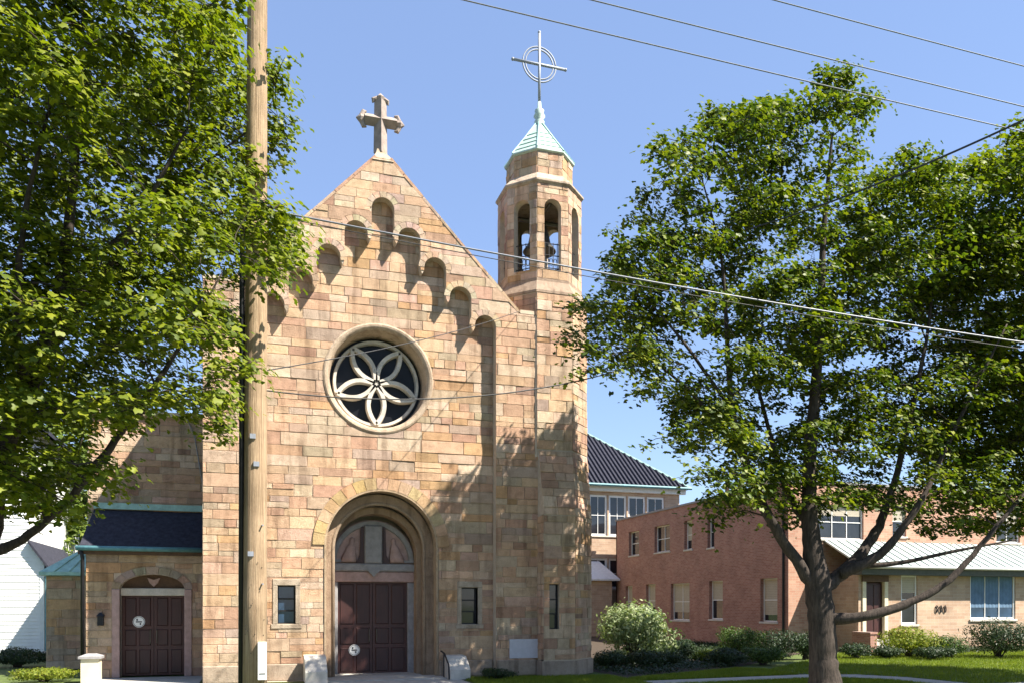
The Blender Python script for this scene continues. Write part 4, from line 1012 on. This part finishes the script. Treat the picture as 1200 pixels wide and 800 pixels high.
gapsR = [(850,240,20),(905,285,24),(795,395,18),(775,350,14),(880,330,14),(830,440,14),(915,490,12),(1010,515,12),(700,345,10),(1075,235,12)]
def accR(p):
    x, y, d = proj(p)
    return p.y > -7.9 and inside((x, y), silR) and not any((x-a)**2+(y-b)**2 < r*r for a, b, r in gapsR)
maple('maple_tree', 'broad green maple with forked trunk standing on the lawn beside the walkway', bt, limbs, accR, D(985, 365, 17.0), (7.8, 4.2, 7.4), 700, 230, .108, 'maple_leaf_sun_shade', 5, (.3, .72), 'street maples', void=-.02, thin=.8, sep=.46)

# left maple
bl = D(-48, 708, 11.0); bl.z = 0
limbs = [[((bl.x-.05, bl.y, -.05), .36), ((bl.x-.03, bl.y, .4), .27), (D(-42, 760, 11), .24), (D(-26, 680, 11), .20), (D(-12, 600, 11), .17), (D(0, 540, 11), .14), (D(18, 490, 11), .11), (D(45, 430, 11), .11), (D(70, 340, 11), .09), (D(85, 220, 11), .06), (D(95, 80, 11), .03), (D(100, -60, 11), .012)],
         [(D(-18, 650, 11), .10), (D(25, 632, 11), .075), (D(75, 590, 11), .065), (D(120, 535, 11.1), .07), (D(160, 480, 11.3), .055), (D(215, 400, 11.5), .035), (D(260, 320, 11.6), .012)],
         [(D(-2, 545, 11), .10), (D(-20, 470, 11), .10), (D(-60, 350, 11), .07), (D(-90, 180, 11), .03)],
         [(D(45, 430, 11), .08), (D(100, 350, 10.6), .06), (D(160, 260, 10.2), .04), (D(220, 150, 10), .015)],
         [(D(30, 470, 11), .08), (D(20, 380, 10.3), .06), (D(30, 250, 9.6), .04), (D(60, 120, 9.2), .015)],
         [(D(70, 345, 11), .06), (D(140, 280, 11.8), .045), (D(230, 200, 12.2), .03), (D(310, 140, 12.6), .01)]]
silL = [(-260,-160),(-120,-260),(60,-230),(170,-120),(180,0),(215,20),(240,-5),(285,15),(290,80),(330,95),(348,130),(342,165),(318,190),(322,250),(338,300),(320,322),(283,330),(282,400),(275,470),(262,512),(218,488),(185,470),(150,515),(122,555),(85,595),(20,600),(-60,600),(-180,480),(-260,300)]
gapsL = [(88,368,16),(118,372,14),(142,432,18),(190,430,20),(205,335,14),(165,345,9),(255,345,14),(95,150,14),(165,60,10)]
def accL(p):
    x, y, d = proj(p)
    if d < 8.4 or (d < 12.4 and 258 < x < 340 and (y < 195 or y > 318)): return False
    return inside((x, y), silL) and not any((x-a)**2+(y-b)**2 < r*r for a, b, r in gapsL)
maple('maple_tree', 'leaning bright green maple overhanging the wooden utility pole', bl, limbs, accL, D(60, 200, 11.0), (5.4, 3.3, 6.2), 760, 370, .09, 'maple_leaf', 11, (.24, .58), 'street maples', thin=.8, sep=.4)

# darker maple at the right edge, and the trees whose crowns close the row
bx = Vector((20.2, -6.0, 0))
limbs = [[((bx.x, bx.y, -.05), .3), ((bx.x, bx.y, 1.2), .2), ((bx.x+.1, bx.y, 3), .17), ((bx.x-.1, bx.y, 6), .11), ((bx.x, bx.y, 9), .06), ((bx.x, bx.y, 12), .015)],
         [((bx.x, bx.y, 2.6), .12), ((bx.x-1.4, bx.y, 5), .08), ((bx.x-2.4, bx.y+.3, 8), .03)], [((bx.x, bx.y, 2.9), .12), ((bx.x+1.5, bx.y+.4, 5.5), .08), ((bx.x+2.3, bx.y, 9), .03)]]
maple('maple_tree', 'dark green maple crown rising behind the broad one at the far end of the lawn', bx, limbs, lambda p: True, (bx.x, bx.y, 9.0), (4.6, 3.8, 5.4), 420, 200, .125, 'maple_leaf', 17, (.4, .8), 'street maples', 'star')

# background trees on the left between the house and the church
def back_tree(b, h, r, seed, label, n=70):
    b = Vector(b); limbs = [[((b.x, b.y, -.05), .3), ((b.x, b.y, h*.2), .2), ((b.x+.2, b.y, h*.5), .14), ((b.x, b.y, h*.85), .04)], [((b.x, b.y, h*.3), .1), ((b.x+r*.4, b.y, h*.5), .06), ((b.x+r*.6, b.y, h*.7), .02)]]
    maple('garden_tree', label, b, limbs, lambda p: True, (b.x, b.y, h*.6), (r, r, h*.42), n, 130, .26, 'far_leaf', seed, (.6, 1.1), None, 'simple')
p = at_Y(70, 700, 22); back_tree((p.x, 22, 0), 10.5, 3.6, 21, 'pale green tree behind the copper-roofed vestry', 120)
p = at_Y(20, 700, 34); back_tree((p.x, 34, 0), 13, 4.5, 22, 'tall pale tree rising behind the clapboard house', 110)

def shrub(px, py_top, d, wpx, label, lm, seed, leaf=.06, n=2600, group=None, kind='simple', flat=1.0):
    b = D(px, 708, d); b.z = 0; h = max(.3, D(px, py_top, d).z); w = wpx*1.22*d/FPX/2; rng = np.random.default_rng(seed); rr = random.Random(seed)
    t = thing('shrub', b, label, 'shrub', group); s = MB()
    lob = [(Vector((b.x, b.y, h*.55)), w*.8, h*.45)]+[(Vector((b.x+rr.uniform(-.55, .55)*w, b.y+rr.uniform(-.5, .5)*w, h*rr.uniform(.35, .78))), w*rr.uniform(.3, .5), h*rr.uniform(.18, .3)) for _ in range(9)]
    for c, r, hz in lob:
        for _ in range(4):
            e = c+Vector((rr.uniform(-.7, .7)*r, rr.uniform(-.7, .7)*r, rr.uniform(0, .8)*hz)); s.tube([(b.x+rr.uniform(-.1, .1), b.y+rr.uniform(-.1, .1), 0), tuple((Vector((b.x, b.y, 0))+e)/2+Vector((0, 0, .1*h))), tuple(e)], [.014, .009, .003], 4)
    s.build('stem', 'maple_bark', t)
    PA, NA = [], []
    vol = [r*r*hz for _, r, hz in lob]; tot = sum(vol)
    for (c, r, hz), v in zip(lob, vol):
        m_ = int(n*max(.06, v/tot)); g = rng.normal(size=(m_, 3)); g /= np.linalg.norm(g, axis=1, keepdims=True); q = rng.random((m_, 1))**.28; q *= rng.uniform(.85, 1.12, (m_, 1))
        pos = np.array(c)+g*q*np.array([r, r, hz]); pos[:, 2] = np.maximum(pos[:, 2], .03)
        PA.append(pos); NA.append(g+rng.normal(size=(m_, 3))*.55+np.array([0, 0, .35]))
    leaves_mesh('foliage', np.concatenate(PA), np.concatenate(NA), leaf, kind, lm, t, rng)
shrub(742, 702, 27.0, 88, 'tall pale green shrub at the corner of the bell tower', 'pale_shrub_leaf', 31, .13, 5200)
shrub(715, 760, 24.5, 46, 'low dark shrub under the tall pale one at the tower corner', 'dark_shrub_leaf', 32, .07, 2400)
shrub(757, 760, 24.5, 54, 'low dark hedge plant in front of the tall pale shrub', 'dark_shrub_leaf', 33, .07, 2600)
shrub(799, 748, 28.0, 40, 'small dark bush under the blinded brick wall window', 'dark_shrub_leaf', 34, .08, 2200)
shrub(829, 760, 27.0, 36, 'lime green low bush between two darker ones along the brick wall', 'lime_shrub_leaf', 35, .07, 1800)
shrub(866, 733, 28.0, 52, 'rounded mid green bush with pale tips along the brick wall', 'shrub_leaf', 36, .08, 3200)
shrub(912, 736, 28.5, 66, 'dark rounded hedge at the front corner of the brick building', 'dark_shrub_leaf', 37, .08, 3200)
shrub(944, 738, 28.5, 30, 'narrow dark bush behind the forked maple trunk', 'dark_shrub_leaf', 38, .08, 1700)
shrub(1065, 733, 30.0, 74, 'rounded lime green shrub below the narrow front window', 'lime_shrub_leaf', 39, .09, 4200)
shrub(1040, 756, 29.0, 30, 'small dark bush between entrance steps and lime shrub', 'dark_shrub_leaf', 40, .08, 1500)
shrub(1112, 742, 29.5, 46, 'grey green bush under the iron house number', 'shrub_leaf', 41, .08, 2400)
shrub(1170, 722, 29.5, 84, 'large dark shrub below the wide blue window', 'dark_shrub_leaf', 42, .09, 4200)
shrub(1232, 724, 29.5, 70, 'dark shrub past the wide blue window', 'dark_shrub_leaf', 43, .09, 3000)
shrub(52, 781, 20.4, 70, 'low yellow green bush beside the cream post', 'lime_shrub_leaf', 44, .06, 2600)
shrub(20, 757, 25.0, 62, 'dark bush against the shaded clapboard house', 'dark_shrub_leaf', 45, .08, 3000)
shrub(70, 762, 25.5, 44, 'dark bush against the vestry wall', 'dark_shrub_leaf', 46, .08, 2400)
shrub(782, 760, 25.5, 44, 'flat dark bush under the front edge of the tall pale shrub', 'dark_shrub_leaf', 48, .08, 2600)
shrub(850, 758, 25.5, 50, 'low dark spreading bush in front of the pale tipped bush', 'dark_shrub_leaf', 49, .08, 2600)
shrub(893, 757, 26.0, 50, 'low mid green spreading bush before the dark rounded hedge', 'shrub_leaf', 50, .08, 2600)
shrub(1004, 752, 29.0, 40, 'dark bush beside the entrance step wall', 'dark_shrub_leaf', 51, .08, 2200)
shrub(1092, 757, 28.5, 44, 'low dark bush between the lime shrub and the grey green bush', 'dark_shrub_leaf', 52, .08, 2200)
shrub(583, 786, 20.9, 42, 'low dark bush at the foot of the facade beside the tower', 'dark_shrub_leaf', 47, .05, 1800)

# ---- small things by the church
g = at_Y(107, 768, 1.2); post = thing('stone_post', (g.x, 1.2, 0), 'squat cream stone post with grey cap beside the side porch', 'post')
m = MB(); m.box((g.x-.2, 1.0, 0), (g.x+.2, 1.4, g.z-.06)); m.build('shaft', 'cream_paint', post)
m = MB(); m.loft([[Vector((g.x+x*w, 1.2+y*w, z)) for x, y in ((-1,-1),(1,-1),(1,1),(-1,1))] for w, z in ((.25, g.z-.059), (.25, g.z), (.1, g.z+.06))]); m.build('cap', 'grey_stone', post)
def cheek(px, label, rail):
    a = at_Y(px, 768, -.5); t = thing('stair_block', (a.x, -.5, 0), label, 'stair block'); x0, x1 = a.x-.26, a.x+.26; zt = a.z
    m = MB(); m.loft([[Vector((x, -.75, 0)), Vector((x, .1, 0)), Vector((x, .1, zt)), Vector((x, -.3, zt-.02)), Vector((x, -.75, zt*.42))] for x in (x0, x1)]); m.build('block', 'limestone', t)
    if rail:
        m = MB(); m.tube([(x0-.06, .1, zt+.1), (x0-.06, -.3, zt+.06), (x0-.06, -.8, zt*.5+.1), (x0-.06, -.86, .02)], .022, 6); m.tube([(x0-.06, -.25, 0), (x0-.06, -.25, zt+.06)], .018, 6); m.build('handrail', 'iron', t)
cheek(370, 'sloping grey stone block left of the main doors', False)
cheek(537, 'sloping grey stone block with black handrail right of the main doors', True)

# ---- leaves added over the beds, dark to stand in for shadow between shrubs
def cover(label, poly, n, seed, lm):
    rng = np.random.default_rng(seed); xs = [p[0] for p in poly]; ys = [p[1] for p in poly]; P = []
    while len(P) < n:
        c = rng.uniform((min(xs), min(ys)), (max(xs), max(ys)))
        if inside(c, poly): P.append((c[0], c[1], abs(rng.normal(0, .07))+.02+.10*max(0, mnoise.noise(Vector((c[0]*1.3, c[1]*1.3, seed))))))
    P = np.array(P); N = rng.normal(size=(n, 3))*.5+np.array([0, 0, 1.0])
    tag(leaves_mesh('shadow_cover', P, N, .085, 'simple', lm, None, rng), label, 'ground cover', None, 'stuff')
cover('dark leaves standing in for shadow on the bed along the brick wall', [(9.3, -1.5), (13.8, .7), (20.3, 6.3), (20.8, 8.0), (20.8, 16), (18.7, 16), (9.3, 2.1)], 26000, 71, 'dark_shrub_leaf')
cover('dark leaves standing in for shadow under the front windows', [(26.4, 4.7), (38, 4.7), (38, 6.2), (26.4, 6.2)], 9000, 72, 'dark_shrub_leaf')
# ---- lawn blades
def lawn(label, poly, n, seed):
    rng = np.random.default_rng(seed); xs = [p[0] for p in poly]; ys = [p[1] for p in poly]; P = []
    while len(P) < n:
        c = rng.uniform((min(xs), min(ys)), (max(xs), max(ys)))
        if inside(c, poly): P.append((c[0], c[1], .0))
    P = np.array(P); k = len(P); h = rng.uniform(.03, .075, k); a = rng.uniform(0, 2*np.pi, k); w = .008
    dx, dy = np.cos(a)*w, np.sin(a)*w; lx, ly = rng.normal(0, .02, k), rng.normal(0, .02, k)
    V = np.stack([np.stack([P[:, 0]-dx, P[:, 1]-dy, P[:, 2]-.01], 1), np.stack([P[:, 0]+dx, P[:, 1]+dy, P[:, 2]-.01], 1), np.stack([P[:, 0]+lx, P[:, 1]+ly, h], 1)], 1).reshape(-1, 3)
    me = bpy.data.meshes.new('grass'); me.vertices.add(len(V)); me.vertices.foreach_set('co', V.astype(np.float32).ravel()); me.loops.add(k*3); me.loops.foreach_set('vertex_index', np.arange(k*3, dtype=np.int32))
    me.polygons.add(k); me.polygons.foreach_set('loop_start', np.arange(0, k*3, 3, dtype=np.int32)); me.polygons.foreach_set('loop_total', np.full(k, 3, dtype=np.int32)); me.update(calc_edges=True); me.materials.append(MATS['grass_blade'])
    o = bpy.data.objects.new('grass', me); COL.objects.link(o); tag(o, label, 'grass', None, 'stuff')
lawn('bright mown lawn right of the walkway', [(16.6, -5.5), (34, -5.5), (34, 4.5), (24, 7.5), (19, 3.5), (14.5, -.2), (14.4, -2.0), (15.7, -2.4), (16.4, -3.5)], 110000, 61)
lawn('shaded mown lawn between church and walkway', [(9.2, -5.5), (15.4, -5.5), (15.3, -4.2), (14.2, -3.1), (9.2, -3.5)], 40000, 62)
lawn('narrow strip of grass between walkway and planting bed', [(9.2, -2.4), (14.2, -2.0), (14.3, -.2), (13.8, .4), (9.2, -1.7)], 26000, 64)
lawn('shaded grass in front of the church facade', [(5.1, -5.5), (9.1, -5.5), (9.1, -.7), (5.1, -.1)], 30000, 63)
